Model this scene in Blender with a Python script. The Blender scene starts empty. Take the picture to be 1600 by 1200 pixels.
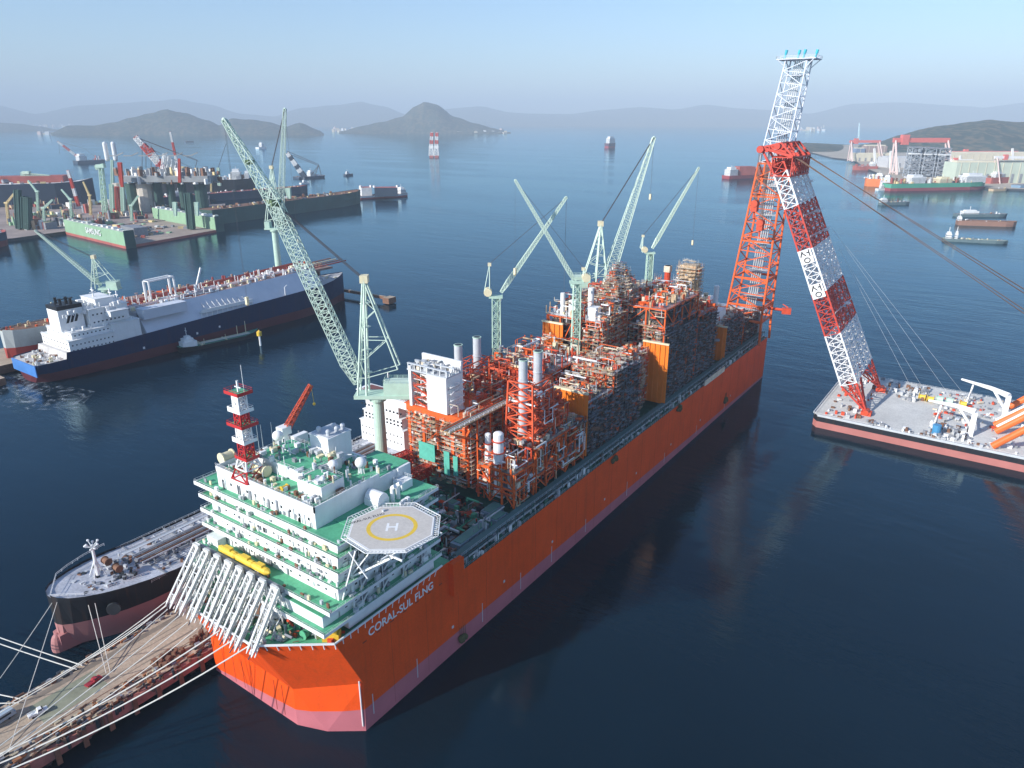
import bpy, bmesh, math, random
from mathutils import Vector, Matrix
R = math.radians
rnd = random.Random(7)
# ------------------------------------------------------------------ camera
# world frame: x = starboard of the big gas ship, y = along its length, z = up, metres
scene = bpy.context.scene
CAM = Vector((141.68, -120.92, 184.0)); YAW = R(34.92); PITCH = R(19.983); FPX = 1133.0
cd = bpy.data.cameras.new("camera"); cam = bpy.data.objects.new("camera", cd)
scene.collection.objects.link(cam); scene.camera = cam
cam.location = CAM; cam.rotation_euler = (R(90) - PITCH, 0, YAW)
cd.sensor_width = 36; cd.lens = 36 * FPX / 1600; cd.clip_start = 1; cd.clip_end = 120000
# ------------------------------------------------------------------ sky, sun, exposure
SUN_AZ = R(249); SUN_EL = R(27)
world = bpy.data.worlds.new("World"); scene.world = world; world.use_nodes = True
nt = world.node_tree; bg = nt.nodes["Background"]
sky = nt.nodes.new("ShaderNodeTexSky"); sky.sky_type = 'NISHITA'; sky.sun_disc = False
sky.sun_elevation = SUN_EL; sky.sun_rotation = (R(90) - SUN_AZ) % (2 * math.pi)
sky.altitude = 0; sky.air_density = 1.1; sky.dust_density = 0.3; sky.ozone_density = 4.0
tint = nt.nodes.new("ShaderNodeVectorMath"); tint.operation = 'MULTIPLY'; tint.inputs[1].default_value = (0.88, 0.95, 1.05)
nt.links.new(sky.outputs[0], tint.inputs[0]); nt.links.new(tint.outputs[0], bg.inputs[0]); bg.inputs[1].default_value = 0.122
sd = bpy.data.lights.new("sun", 'SUN'); sun = bpy.data.objects.new("sun", sd)
scene.collection.objects.link(sun); sd.energy = 4.8; sd.angle = R(0.53); sd.color = (1.0, 0.965, 0.92)
sv = Vector((math.cos(SUN_EL) * math.cos(SUN_AZ), math.cos(SUN_EL) * math.sin(SUN_AZ), math.sin(SUN_EL)))
sun.rotation_euler = sv.to_track_quat('Z', 'Y').to_euler(); sun.location = (0, -300, 500)
scene.view_settings.view_transform = 'Standard'; scene.view_settings.look = 'None'
scene.view_settings.gamma = 1; scene.view_settings.exposure = 0.52
scene.view_settings.use_curve_mapping = False
scene.cycles.max_bounces = 6; scene.cycles.volume_bounces = 0
scene.cycles.use_denoising = True
# ------------------------------------------------------------------ surveying helpers
_q = Matrix.Rotation(YAW, 3, 'Z') @ Matrix.Rotation(R(90) - PITCH, 3, 'X')
def ray(px, py): return _q @ Vector(((px - 800) / FPX, -(py - 600) / FPX, -1))
def G(px, py, z=0.0):            # the spot at height z seen at a pixel of the 1600x1200 photograph
    d = ray(px, py); return CAM + d * ((z - CAM.z) / d.z)
CR = Vector((math.cos(YAW), math.sin(YAW), 0))
def V(px, py, base, d=CR):       # a point in the upright plane through base along d
    n = Vector((-d.y, d.x, 0)); r = ray(px, py)
    return CAM + r * ((Vector(base) - CAM).dot(n) / r.dot(n))
# ------------------------------------------------------------------ materials
MATS = {}
def mat(name, col, rough=0.6, var=0.12, scale=0.15, metal=0.0, streak=0.0, streakcol=(0.12, 0.05, 0.02), spec=0.4, bump=0.0, fine=0.0):
    if name in MATS: return MATS[name]
    m = bpy.data.materials.new(name); m.use_nodes = True; t = m.node_tree; N = t.nodes; L = t.links
    b = N["Principled BSDF"]; b.inputs["Roughness"].default_value = rough
    b.inputs["Metallic"].default_value = metal; b.inputs["Specular IOR Level"].default_value = spec
    tc = N.new("ShaderNodeTexCoord")
    no = N.new("ShaderNodeTexNoise"); no.inputs["Scale"].default_value = scale; no.inputs["Detail"].default_value = 6
    no.inputs["Roughness"].default_value = 0.65
    L.new(tc.outputs["Object"], no.inputs["Vector"])
    mr = N.new("ShaderNodeMapRange"); mr.inputs[1].default_value = 0.3; mr.inputs[2].default_value = 0.7
    mr.inputs[3].default_value = 1 - var; mr.inputs[4].default_value = 1 + var
    L.new(no.outputs[0], mr.inputs[0])
    mx = N.new("ShaderNodeVectorMath"); mx.operation = 'SCALE'; mx.inputs[0].default_value = col
    L.new(mr.outputs[0], mx.inputs["Scale"]); out = mx.outputs[0]
    if fine:
        n2 = N.new("ShaderNodeTexNoise"); n2.inputs["Scale"].default_value = 1.3; n2.inputs["Detail"].default_value = 2
        L.new(tc.outputs["Object"], n2.inputs["Vector"])
        m2 = N.new("ShaderNodeMapRange"); m2.inputs[1].default_value = 0.35; m2.inputs[2].default_value = 0.65
        m2.inputs[3].default_value = 1 - fine; m2.inputs[4].default_value = 1 + fine; L.new(n2.outputs[0], m2.inputs[0])
        s2 = N.new("ShaderNodeVectorMath"); s2.operation = 'SCALE'; L.new(out, s2.inputs[0]); L.new(m2.outputs[0], s2.inputs["Scale"]); out = s2.outputs[0]
    if streak:
        mp = N.new("ShaderNodeMapping"); mp.inputs["Scale"].default_value = (0.5, 0.5, 0.035)
        L.new(tc.outputs["Object"], mp.inputs[0])
        n3 = N.new("ShaderNodeTexNoise"); n3.inputs["Scale"].default_value = 1.0; n3.inputs["Detail"].default_value = 4
        L.new(mp.outputs[0], n3.inputs["Vector"])
        m3 = N.new("ShaderNodeMapRange"); m3.inputs[1].default_value = 0.5; m3.inputs[2].default_value = 0.75
        m3.inputs[3].default_value = 0; m3.inputs[4].default_value = streak; L.new(n3.outputs[0], m3.inputs[0])
        mc = N.new("ShaderNodeMix"); mc.data_type = 'RGBA'; L.new(m3.outputs[0], mc.inputs[0])
        L.new(out, mc.inputs[6]); mc.inputs[7].default_value = (*streakcol, 1); out = mc.outputs[2]
    L.new(out, b.inputs["Base Color"])
    if bump:
        bp = N.new("ShaderNodeBump"); bp.inputs["Strength"].default_value = bump; bp.inputs["Distance"].default_value = 0.3
        L.new(no.outputs[0], bp.inputs["Height"]); L.new(bp.outputs[0], b.inputs["Normal"])
    MATS[name] = m; return m
def two_tone(name, hi, lo, z0, slope=0.0, white=None, rough=0.5, streak=0.12):
    """hull paint: lo below the painted line z0 + slope*y, hi above it"""
    m = mat(name, hi, rough, 0.10, 0.06, streak=streak, fine=0.04, spec=0.15)
    t = m.node_tree; N = t.nodes; L = t.links
    b = N["Principled BSDF"]; src = b.inputs["Base Color"].links[0].from_socket
    tc = N.new("ShaderNodeTexCoord"); sp = N.new("ShaderNodeSeparateXYZ"); L.new(tc.outputs["Object"], sp.inputs[0])
    ma = N.new("ShaderNodeMath"); ma.operation = 'MULTIPLY_ADD'; L.new(sp.outputs[1], ma.inputs[0]); ma.inputs[1].default_value = -slope
    L.new(sp.outputs[2], ma.inputs[2])
    gt = N.new("ShaderNodeMath"); gt.operation = 'LESS_THAN'; L.new(ma.outputs[0], gt.inputs[0]); gt.inputs[1].default_value = z0
    no = N.new("ShaderNodeTexNoise"); no.inputs["Scale"].default_value = 0.12; no.inputs["Detail"].default_value = 7; L.new(tc.outputs["Object"], no.inputs["Vector"])
    mr = N.new("ShaderNodeMapRange"); mr.inputs[3].default_value = 0.8; mr.inputs[4].default_value = 1.2; L.new(no.outputs[0], mr.inputs[0])
    sc = N.new("ShaderNodeVectorMath"); sc.operation = 'SCALE'; sc.inputs[0].default_value = lo; L.new(mr.outputs[0], sc.inputs["Scale"])
    mc = N.new("ShaderNodeMix"); mc.data_type = 'RGBA'; L.new(gt.outputs[0], mc.inputs[0]); L.new(src, mc.inputs[6]); L.new(sc.outputs[0], mc.inputs[7])
    L.new(mc.outputs[2], b.inputs["Base Color"]); return m
white = mat("white paint", (0.80, 0.80, 0.78), 0.5, 0.05, 0.2, streak=0.12, streakcol=(0.45, 0.36, 0.28))
greyp = mat("light grey paint", (0.50, 0.52, 0.54), 0.55, 0.12, 0.3)
midgrey = mat("mid grey steel", (0.24, 0.25, 0.27), 0.6, 0.2, 0.3)
dark = mat("dark steel", (0.035, 0.04, 0.045), 0.5, 0.3, 0.4)
black = mat("black paint", (0.012, 0.013, 0.016), 0.45, 0.2, 0.3)
green = mat("green deck paint", (0.10, 0.40, 0.22), 0.6, 0.14, 0.25, fine=0.06)
dkgreen = mat("dark green deck paint", (0.035, 0.13, 0.085), 0.6, 0.3, 0.25)
mint = mat("mint crane paint", (0.46, 0.62, 0.50), 0.5, 0.08, 0.3)
mintb = mat("pale mint paint", (0.56, 0.68, 0.57), 0.5, 0.08, 0.3)
orange = mat("orange structural paint", (0.72, 0.12, 0.02), 0.55, 0.14, 0.3)
redor = mat("red orange paint", (0.58, 0.07, 0.025), 0.55, 0.2, 0.4)
amber = mat("amber wall paint", (0.80, 0.20, 0.015), 0.5, 0.06, 0.3)
red = mat("red paint", (0.50, 0.03, 0.03), 0.5, 0.1, 0.3)
yellow = mat("yellow paint", (0.75, 0.50, 0.05), 0.5, 0.08, 0.3)
rust = mat("rusty steel", (0.20, 0.10, 0.06), 0.8, 0.3, 0.5)
tan = mat("scaffold planks", (0.50, 0.36, 0.22), 0.8, 0.3, 0.5, fine=0.2)
tan2 = mat("pale scaffold planks", (0.66, 0.56, 0.42), 0.8, 0.25, 0.5, fine=0.15)
galv = mat("galvanised pipe", (0.55, 0.56, 0.56), 0.4, 0.15, 0.4, metal=0.3)
cream = mat("cream paint", (0.72, 0.64, 0.42), 0.6, 0.12, 0.4)
blue = mat("blue tarpaulin", (0.03, 0.36, 0.62), 0.6, 0.15, 0.3)
glass = mat("dark window glass", (0.02, 0.03, 0.04), 0.1, 0.1, 0.3)
rope_m = mat("pale mooring rope", (0.62, 0.60, 0.54), 0.8, 0.1, 0.4)
cable = mat("steel cable", (0.07, 0.07, 0.08), 0.5, 0.1, 0.4)
brcable = mat("greased brown cable", (0.16, 0.09, 0.06), 0.6, 0.1, 0.4)
rubber = mat("black rubber", (0.015, 0.015, 0.015), 0.9, 0.1, 0.4)
concrete = mat("worn concrete", (0.42, 0.33, 0.24), 0.9, 0.22, 0.06, fine=0.12)
shade = mat("painted scaffold shade", (0.065, 0.06, 0.06), 0.9, 0.4, 0.3, fine=0.3)  # shade painted as colour, for starboard faces and module cores
PAL = [white, galv, orange, redor, tan, cream, midgrey, rust, tan2, shade]
# ------------------------------------------------------------------ mesh builder
class MB:
    def __init__(s): s.v = []; s.f = []; s.m = []
    def face(s, pts, m=0):
        i = len(s.v); s.v += [tuple(p) for p in pts]; s.f.append(tuple(range(i, i + len(pts)))); s.m.append(m)
    def box(s, x0, x1, y0, y1, z0, z1, m=0, top=None):
        i = len(s.v)
        s.v += [(x0, y0, z0), (x1, y0, z0), (x1, y1, z0), (x0, y1, z0), (x0, y0, z1), (x1, y0, z1), (x1, y1, z1), (x0, y1, z1)]
        s.f += [(i, i+3, i+2, i+1), (i+4, i+5, i+6, i+7), (i, i+1, i+5, i+4), (i+1, i+2, i+6, i+5), (i+2, i+3, i+7, i+6), (i+3, i, i+4, i+7)]
        s.m += [m, m if top is None else top, m, m, m, m]
    def obox(s, c, dx, dy, dz, rot=0, m=0, top=None):      # box standing on point c, turned by rot
        k = len(s.v); s.box(-dx/2, dx/2, -dy/2, dy/2, 0, dz, m, top); ca, sa = math.cos(rot), math.sin(rot)
        for i in range(k, len(s.v)):
            x, y, z = s.v[i]; s.v[i] = (c[0] + x*ca - y*sa, c[1] + x*sa + y*ca, c[2] + z)
    def prism(s, poly, z0, z1, m=0, top=None, poly1=None):
        n = len(poly); i = len(s.v); poly1 = poly1 or poly
        f = lambda z, k: z[k] if isinstance(z, (list, tuple)) else z
        s.v += [(p[0], p[1], f(z0, k)) for k, p in enumerate(poly)] + [(p[0], p[1], f(z1, k)) for k, p in enumerate(poly1)]
        for k in range(n):
            s.f.append((i+k, i+(k+1) % n, i+n+(k+1) % n, i+n+k)); s.m.append(m)
        s.f.append(tuple(i+n+k for k in range(n))); s.m.append(m if top is None else top)
        s.f.append(tuple(i+k for k in reversed(range(n)))); s.m.append(m)
    def cyl(s, p, q, r, n=8, m=0, r2=None, top=None, caps=True):
        p = Vector(p); q = Vector(q); d = q - p
        if d.length < 1e-6: return
        d.normalize(); a = Vector((0, 0, 1)) if abs(d.z) < 0.9 else Vector((1, 0, 0))
        u = d.cross(a).normalized(); w = d.cross(u); r2 = r if r2 is None else r2; i = len(s.v)
        for c, rr in ((p, r), (q, r2)):
            for k in range(n):
                t = 2 * math.pi * (k + .5) / n; s.v.append(tuple(c + (u * math.cos(t) + w * math.sin(t)) * rr))
        for k in range(n): s.f.append((i+k, i+n+k, i+n+(k+1) % n, i+(k+1) % n)); s.m.append(m)
        if caps:
            s.f.append(tuple(i+k for k in range(n))); s.m.append(m)
            s.f.append(tuple(i+n+k for k in reversed(range(n)))); s.m.append(m if top is None else top)
    def bar(s, p, q, w, m=0): s.cyl(p, q, w * 0.7, 4, m, caps=False)
    def line(s, pts, r, m=0, n=4):
        for a, b in zip(pts, pts[1:]): s.cyl(a, b, r, n, m, caps=False)
    def sphere(s, c, r, m=0, nu=16, nv=10, sz=1.0, lo=-90):
        i = len(s.v)
        for a in range(nv + 1):
            t = R(lo + (90 - lo) * a / nv)
            for b in range(nu):
                u = 2 * math.pi * b / nu; s.v.append((c[0] + r * math.cos(t) * math.cos(u), c[1] + r * math.cos(t) * math.sin(u), c[2] + r * sz * math.sin(t)))
        for a in range(nv):
            for b in range(nu): s.f.append((i+a*nu+b, i+a*nu+(b+1) % nu, i+(a+1)*nu+(b+1) % nu, i+(a+1)*nu+b)); s.m.append(m)
    def truss(s, p, q, w0, h0, w1, h1, n, side, c=0.3, b=0.18, m=0, mb=None, mfun=None, x=False, start=0, end=None):
        """four-chord lattice from p to q; side = horizontal width direction"""
        p = Vector(p); q = Vector(q); ax = (q - p).normalized(); sd_ = Vector(side).normalized()
        sd_ = (sd_ - ax * sd_.dot(ax)).normalized(); up = ax.cross(sd_).normalized(); mb = m if mb is None else mb
        rings = []
        for k in range(n + 1):
            t = k / n; c0 = p.lerp(q, t); w = w0 + (w1 - w0) * t; h = h0 + (h1 - h0) * t
            rings.append([c0 + sd_ * w / 2 + up * h / 2, c0 - sd_ * w / 2 + up * h / 2, c0 - sd_ * w / 2 - up * h / 2, c0 + sd_ * w / 2 - up * h / 2])
        for k in range(n):
            a, d = rings[k], rings[k + 1]; mm = mfun(k / n) if mfun else m; mn = mfun(k / n) if mfun else mb
            for j in range(4):
                j2 = (j + 1) % 4
                s.bar(a[j], d[j], c, mm); s.bar(a[j], a[j2], b, mn)
                if x: s.bar(a[j], d[j2], b, mn); s.bar(a[j2], d[j], b, mn)
                elif k % 2 == 0: s.bar(a[j], d[j2], b, mn)
                else: s.bar(a[j2], d[j], b, mn)
        for j in range(4): s.bar(rings[-1][j], rings[-1][(j + 1) % 4], b, mb if not mfun else mfun(1))
        return rings
    def rail(s, pts, h=1.3, step=3.0, r=0.07, m=0, closed=False):
        pts = [Vector(p) for p in pts]
        if closed: pts.append(pts[0])
        for a, b in zip(pts, pts[1:]):
            L = (b - a).length; n = max(1, int(L / step)); z = Vector((0, 0, h))
            s.bar(a + z, b + z, r, m); s.bar(a + z * .5, b + z * .5, r * .8, m)
            for k in range(n + 1): c = a.lerp(b, k / n); s.bar(c, c + z, r, m)
    def build(s, name, mats, parent=None, world=True, smooth=False):
        if not isinstance(mats, (list, tuple)): mats = [mats]
        me = bpy.data.meshes.new(name); off = Vector((0, 0, 0))
        if parent is not None and world:
            q = parent
            while q is not None: off += q.location; q = q.parent
        me.from_pydata([(a - off.x, b - off.y, c - off.z) for a, b, c in s.v], [], s.f)
        for m in mats: me.materials.append(m)
        me.polygons.foreach_set("material_index", s.m)
        if smooth: me.polygons.foreach_set("use_smooth", [True] * len(s.f))
        me.update(); o = bpy.data.objects.new(name, me); scene.collection.objects.link(o)
        if parent is not None: o.parent = parent
        return o
def tag(o, label=None, cat=None, group=None, kind=None):
    if label: o["label"] = label
    if cat: o["category"] = cat
    if group: o["group"] = group
    if kind: o["kind"] = kind
    return o
def thing(name, label, cat, loc=(0, 0, 0), group=None, rz=0):
    o = bpy.data.objects.new(name, None); o.empty_display_size = 2; scene.collection.objects.link(o)
    o.location = loc; o.rotation_euler = (0, 0, rz); return tag(o, label, cat, group)
ORD = ["first", "second", "third", "fourth", "fifth", "sixth", "seventh", "eighth", "ninth", "tenth", "eleventh", "twelfth", "thirteenth", "fourteenth", "fifteenth", "sixteenth"]
def solo(name, mb, mats, label, cat, loc=None, group=None, smooth=False):   # a thing that is one mesh
    o = mb.build(name, mats, None, smooth=smooth)
    if loc is not None:
        for v in o.data.vertices: v.co -= Vector(loc)
        o.location = loc
    return tag(o, label, cat, group)
def copy_tree(o, parent=None):
    c = o.copy(); scene.collection.objects.link(c); c.parent = parent
    for ch in list(o.children): copy_tree(ch, c)
    return c
def text(name, body, size, origin, xd, yd, m, parent, extrude=0.05, xs=1.0):
    cu = bpy.data.curves.new(name, 'FONT'); cu.body = body; cu.size = size; cu.extrude = extrude; cu.offset = size * 0.012
    t = bpy.data.objects.new("tmp_text", cu); scene.collection.objects.link(t)
    dg = bpy.context.evaluated_depsgraph_get(); me = bpy.data.meshes.new_from_object(t.evaluated_get(dg))
    scene.collection.objects.unlink(t); bpy.data.objects.remove(t)
    xd = Vector(xd).normalized(); yd = Vector(yd); yd = (yd - xd * yd.dot(xd)).normalized(); zd = xd.cross(yd)
    off = Vector((0, 0, 0)); q = parent
    while q is not None: off += q.location; q = q.parent
    for v in me.vertices:
        c = v.co.copy(); v.co = Vector(origin) - off + xd * c.x * xs + yd * c.y + zd * c.z
    me.materials.clear(); me.materials.append(m); me.name = name
    o = bpy.data.objects.new(name, me); scene.collection.objects.link(o); o.parent = parent; return o
# ------------------------------------------------------------------ the sea, hills, haze
def sea_material():
    m = bpy.data.materials.new("sea water"); m.use_nodes = True; t = m.node_tree; N = t.nodes; L = t.links
    b = N["Principled BSDF"]; b.inputs["Roughness"].default_value = 0.06; b.inputs["IOR"].default_value = 1.33; b.inputs["Specular Tint"].default_value = (0.48, 0.82, 1.0, 1)
    tc = N.new("ShaderNodeTexCoord")
    n0 = N.new("ShaderNodeTexNoise"); n0.inputs["Scale"].default_value = 0.004; n0.inputs["Detail"].default_value = 4
    L.new(tc.outputs["Object"], n0.inputs["Vector"])
    mr = N.new("ShaderNodeMapRange"); mr.inputs[1].default_value = 0.35; mr.inputs[2].default_value = 0.65
    mr.inputs[3].default_value = 0.75; mr.inputs[4].default_value = 1.25; L.new(n0.outputs[0], mr.inputs[0])
    sc = N.new("ShaderNodeVectorMath"); sc.operation = 'SCALE'; sc.inputs[0].default_value = (0.002, 0.012, 0.022)
    L.new(mr.outputs[0], sc.inputs["Scale"]); L.new(sc.outputs[0], b.inputs["Base Color"])
    prev = None
    for scale, dist, st in ((0.9, 0.14, 0.6), (0.16, 0.46, 0.6), (0.03, 1.2, 0.5)):
        mp = N.new("ShaderNodeMapping"); mp.inputs["Rotation"].default_value = (0, 0, R(25)); mp.inputs["Scale"].default_value = (0.55, 1.5, 1)
        L.new(tc.outputs["Object"], mp.inputs[0])
        no = N.new("ShaderNodeTexNoise"); no.inputs["Scale"].default_value = scale; no.inputs["Detail"].default_value = 3
        L.new(mp.outputs[0], no.inputs["Vector"])
        bp = N.new("ShaderNodeBump"); bp.inputs["Strength"].default_value = st; bp.inputs["Distance"].default_value = dist
        # calmer and rougher patches of wind
        ws = N.new("ShaderNodeTexNoise"); ws.inputs["Scale"].default_value = 0.0025; ws.inputs["Detail"].default_value = 3
        m2 = N.new("ShaderNodeMapping"); m2.inputs["Rotation"].default_value = (0, 0, R(25)); m2.inputs["Scale"].default_value = (0.5, 2.2, 1)
        L.new(tc.outputs["Object"], m2.inputs[0]); L.new(m2.outputs[0], ws.inputs["Vector"])
        r2 = N.new("ShaderNodeMapRange"); r2.inputs[1].default_value = 0.38; r2.inputs[2].default_value = 0.6
        r2.inputs[3].default_value = st * 0.3; r2.inputs[4].default_value = st; L.new(ws.outputs[0], r2.inputs[0]); L.new(r2.outputs[0], bp.inputs["Strength"])
        L.new(no.outputs[0], bp.inputs["Height"])
        if prev: L.new(prev.outputs[0], bp.inputs["Normal"])
        prev = bp
    N.remove(b); df = N.new("ShaderNodeBsdfDiffuse"); gl = N.new("ShaderNodeBsdfGlossy"); fr = N.new("ShaderNodeFresnel"); ms = N.new("ShaderNodeMixShader")
    gl.inputs["Color"].default_value = (0.60, 0.86, 1.0, 1); gl.inputs["Roughness"].default_value = 0.035; fr.inputs["IOR"].default_value = 1.33
    L.new(sc.outputs[0], df.inputs["Color"])
    for nd in (df, gl, fr): L.new(prev.outputs[0], nd.inputs["Normal"])
    L.new(fr.outputs[0], ms.inputs[0]); L.new(df.outputs[0], ms.inputs[1]); L.new(gl.outputs[0], ms.inputs[2]); L.new(ms.outputs[0], N["Material Output"].inputs[0]); return m
mb = MB(); S_ = 45000
mb.face([(-S_, -S_ + 20000, 0), (S_, -S_ + 20000, 0), (S_, S_, 0), (-S_, S_, 0)])
tag(mb.build("sea", sea_material()), kind="structure")

def hillmat(name, a, b_):
    m = mat(name, a, 0.95, 0.35, 0.004, spec=0.1, fine=0.0)
    t = m.node_tree; N = t.nodes; L = t.links; bs = N["Principled BSDF"]; src = bs.inputs["Base Color"].links[0].from_socket
    tc = N.new("ShaderNodeTexCoord"); no = N.new("ShaderNodeTexNoise"); no.inputs["Scale"].default_value = 0.02; no.inputs["Detail"].default_value = 8
    L.new(tc.outputs["Object"], no.inputs["Vector"]); mr = N.new("ShaderNodeMapRange"); mr.inputs[1].default_value = 0.45; mr.inputs[2].default_value = 0.6
    L.new(no.outputs[0], mr.inputs[0]); mc = N.new("ShaderNodeMix"); mc.data_type = 'RGBA'
    L.new(mr.outputs[0], mc.inputs[0]); L.new(src, mc.inputs[6]); mc.inputs[7].default_value = (*b_, 1); L.new(mc.outputs[2], bs.inputs["Base Color"]); return m
forest = hillmat("winter forest hill", (0.03, 0.055, 0.045), (0.13, 0.11, 0.075))
earth = mat("bare coast earth", (0.30, 0.24, 0.18), 0.95, 0.3, 0.01, spec=0.1)
def ridge(name, prof, basey, depth=0.25, seed=1, rough=0.12, m=None):
    """a hill range: prof = [(px, py of the crest)], standing with its foot on the water line basey"""
    rr = random.Random(seed); NX, NY = 120, 14
    foot = [G(px, basey) for px, _ in prof]; n = len(prof)
    from mathutils import noise
    grid = []
    for i in range(NX + 1):
        t = i / NX * (n - 1); k = min(int(t), n - 2); f = t - k
        p0 = foot[k].lerp(foot[k + 1], f); px = prof[k][0] + (prof[k+1][0] - prof[k][0]) * f
        sm = f * f * (3 - 2 * f); py = prof[k][1] + (prof[k+1][1] - prof[k][1]) * (0.5 * f + 0.5 * sm)
        dirv = Vector((p0.x - CAM.x, p0.y - CAM.y, 0)); D = dirv.length; dirv.normalize()
        # crest sits behind the foot
        Dc = D * (1 + depth * 0.5); r = ray(px, py); hh = Vector((r.x, r.y, 0)).length; zc = max(2, CAM.z + r.z / hh * Dc)
        row = []
        for j in range(NY + 1):
            v = j / NY; d = D * (1 + depth * v); s = math.sin(math.pi * min(v, 1)) ** 0.9 if 0 < v < 1 else 0
            q = Vector((CAM.x, CAM.y, 0)) + dirv * d
            nz = noise.fractal(q * (6.0 / (D * 0.12)) + Vector((seed * 7.1, 0, 0)), 1.0, 2.0, 5)
            z = zc * s * (1 + rough * nz * (1.2 - s)) + (rough * zc * 0.25 * nz if 0 < v < 1 else 0)
            row.append((q.x, q.y, max(z, -3) if 0 < v < 1 else -3))
        grid.append(row)
    mb = MB(); mb.v = [p for row in grid for p in row]; w = NY + 1
    for i in range(NX):
        for j in range(NY): mb.f.append((i*w+j, (i+1)*w+j, (i+1)*w+j+1, i*w+j+1)); mb.m.append(0)
    mb.f.append(tuple(range(w))); mb.m.append(0)
    mb.f.append(tuple(NX * w + j for j in reversed(range(w)))); mb.m.append(0)
    return tag(mb.build(name, m or forest, smooth=True), kind="structure")
# far ranges, from the left
ridge("hills", [(-260, 165), (-150, 172), (0, 164), (60, 178), (130, 165), (200, 161), (250, 158), (281, 155), (330, 163), (380, 178), (430, 182), (470, 169), (520, 165), (566, 159), (600, 166), (640, 180), (700, 182), (760, 186)], 197.5, 0.3, 3, 0.07)
ridge("hills", [(660, 186), (700, 170), (750, 166), (800, 176), (850, 178), (890, 178), (940, 172), (1000, 167), (1050, 171), (1100, 164), (1160, 170), (1200, 172), (1260, 178), (1330, 162), (1400, 160), (1470, 164), (1530, 168), (1600, 160), (1700, 168), (1850, 160)], 197.0, 0.3, 5, 0.07)
ridge("hills", [(-300, 196), (-100, 188), (-20, 190), (30, 193), (60, 197), (95, 203)], 205, 0.15, 8, 0.15)
ridge("island", [(80, 208), (110, 196), (150, 196), (180, 191), (215, 183), (245, 176), (268, 171), (295, 177), (330, 189), (345, 196), (365, 184), (385, 187), (420, 190), (448, 198), (470, 192), (500, 204), (506, 209)], 212, 0.16, 11, 0.12)
ridge("island", [(530, 206), (570, 196), (600, 190), (630, 182), (648, 168), (664, 160), (682, 163), (710, 182), (740, 192), (770, 200), (798, 208)], 209, 0.16, 17, 0.10)
ridge("hills", [(1225, 236), (1255, 224), (1290, 226), (1330, 232), (1370, 222), (1400, 212), (1440, 200), (1480, 194), (1540, 188), (1580, 190), (1640, 196), (1760, 190), (1900, 200)], 240, 0.4, 23, 0.12)
# ------------------------------------------------------------------ the big gas ship
SHIP = thing("floating_gas_ship", "huge orange-red floating gas plant ship with white and green bow house, moored along the pier", "ship", (-33, 200, 0))
hullm = two_tone("orange red hull paint", (0.82, 0.086, 0.009), (0.50, 0.15, 0.17), 1.14, -0.017, streak=.14)
_t = hullm.node_tree    # the painted line also runs slightly across the beam
for n in _t.nodes:
    if n.type == 'MATH' and n.operation == 'LESS_THAN':
        ma = _t.nodes.new("ShaderNodeMath"); ma.operation = 'MULTIPLY_ADD'; sp = [k for k in _t.nodes if k.type == 'SEPXYZ'][0]
        _t.links.new(sp.outputs[0], ma.inputs[0]); ma.inputs[1].default_value = -0.12
        _t.links.new(n.inputs[0].links[0].from_socket, ma.inputs[2]); _t.links.new(ma.outputs[0], n.inputs[0])
mb = MB(); F = mb.face; W = -12
A0, J, BL, PL, PC = (0, 0, W), (0, .9, 18.6), (-20, -10.6, 14.5), (-63.7, -10.7, 15.5), (-66, -2, 18)
TR, TL, PT, PP = (0, -8.5, 40), (-19, -22.8, 40), (-50, -22.8, 40), (-66, -8, 40)
F([(0, 0, W), (0, 415, W), (0, 415, 32), (0, 47, 32), (0, 47, 39.4), (0, 42, 39.7), TR, J, (0, .3, 0)])
F([J, TR, TL, BL]); F([BL, TL, PT, PL]); F([PL, PT, PP]); F([PL, PP, PC])
K1, K0 = (-10, -6.9, 0), (-10, -6.9, W)
F([K1, (0, .3, 0), J]); F([K1, J, BL]); F([K1, BL, (-20, -10.6, 0)])
F([(0, 0, W), (0, .3, 0), K1, K0]); F([K0, K1, (-20, -10.6, 0), (-20, -10.6, W)])
F([(-20, -10.6, W), (-20, -10.6, 0), BL, PL, (-63.7, -10.7, W)]); F([(-63.7, -10.7, W), PL, PC, (-66, -2, W)])
F([(-66, -2, W), PC, PP, (-66, 47, 40), (-66, 47, 32), (-66, 415, 32), (-66, 415, W)]); F([(0, 415, W), (-66, 415, W), (-66, 415, 32), (0, 415, 32)])
for y in (43.5,): mb.box(0.0, 2.0, y, y + 6, 26, 39.2)          # fairing box on the side
hull = mb.build("hull", hullm, SHIP)
mb = MB()                                                      # weld seams and scuppers
for y in range(14, 415, 17): mb.box(0.0, 0.03, y, y + .06, 1, 31.5 if y > 47 else 38)
for y in range(2, 60, 6): mb.box(0.0, 0.05, y, y + 1.6, 33.0, 33.4)
for x in (-26, -30, -42, -47, -52, -58): mb.box(x, x + .18, -10.72, -10.55, 1, 13)
mb.build("weld_seam", mat("dark hull seam paint", (0.25, 0.03, 0.012), 0.6), hull)
dm = MB()
for y, a, b_ in ((4, 4, 12), (25, 3, 11), (62, 2.5, 11), (88, 2, 10), (112, 2, 10), (142, 2, 9), (185, 2, 10), (232, 2, 8), (280, 2, 8), (330, 2, 7)): dm.box(0.02, 0.08, y, y + .35, a, b_)
dm.box(-.9, -.4, -.35, -.05, 2, 20)
for y, z in ((44, 11), (76, 12), (112, 11.5), (160, 10.5), (195, 10), (240, 9.5), (285, 9), (340, 8)): dm.box(0.02, 0.1, y, y + 1.1, z, z + 1.1)
dm.build("draught_mark", mat("pale draught mark", (0.55, 0.5, 0.5), 0.7), hull)
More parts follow.
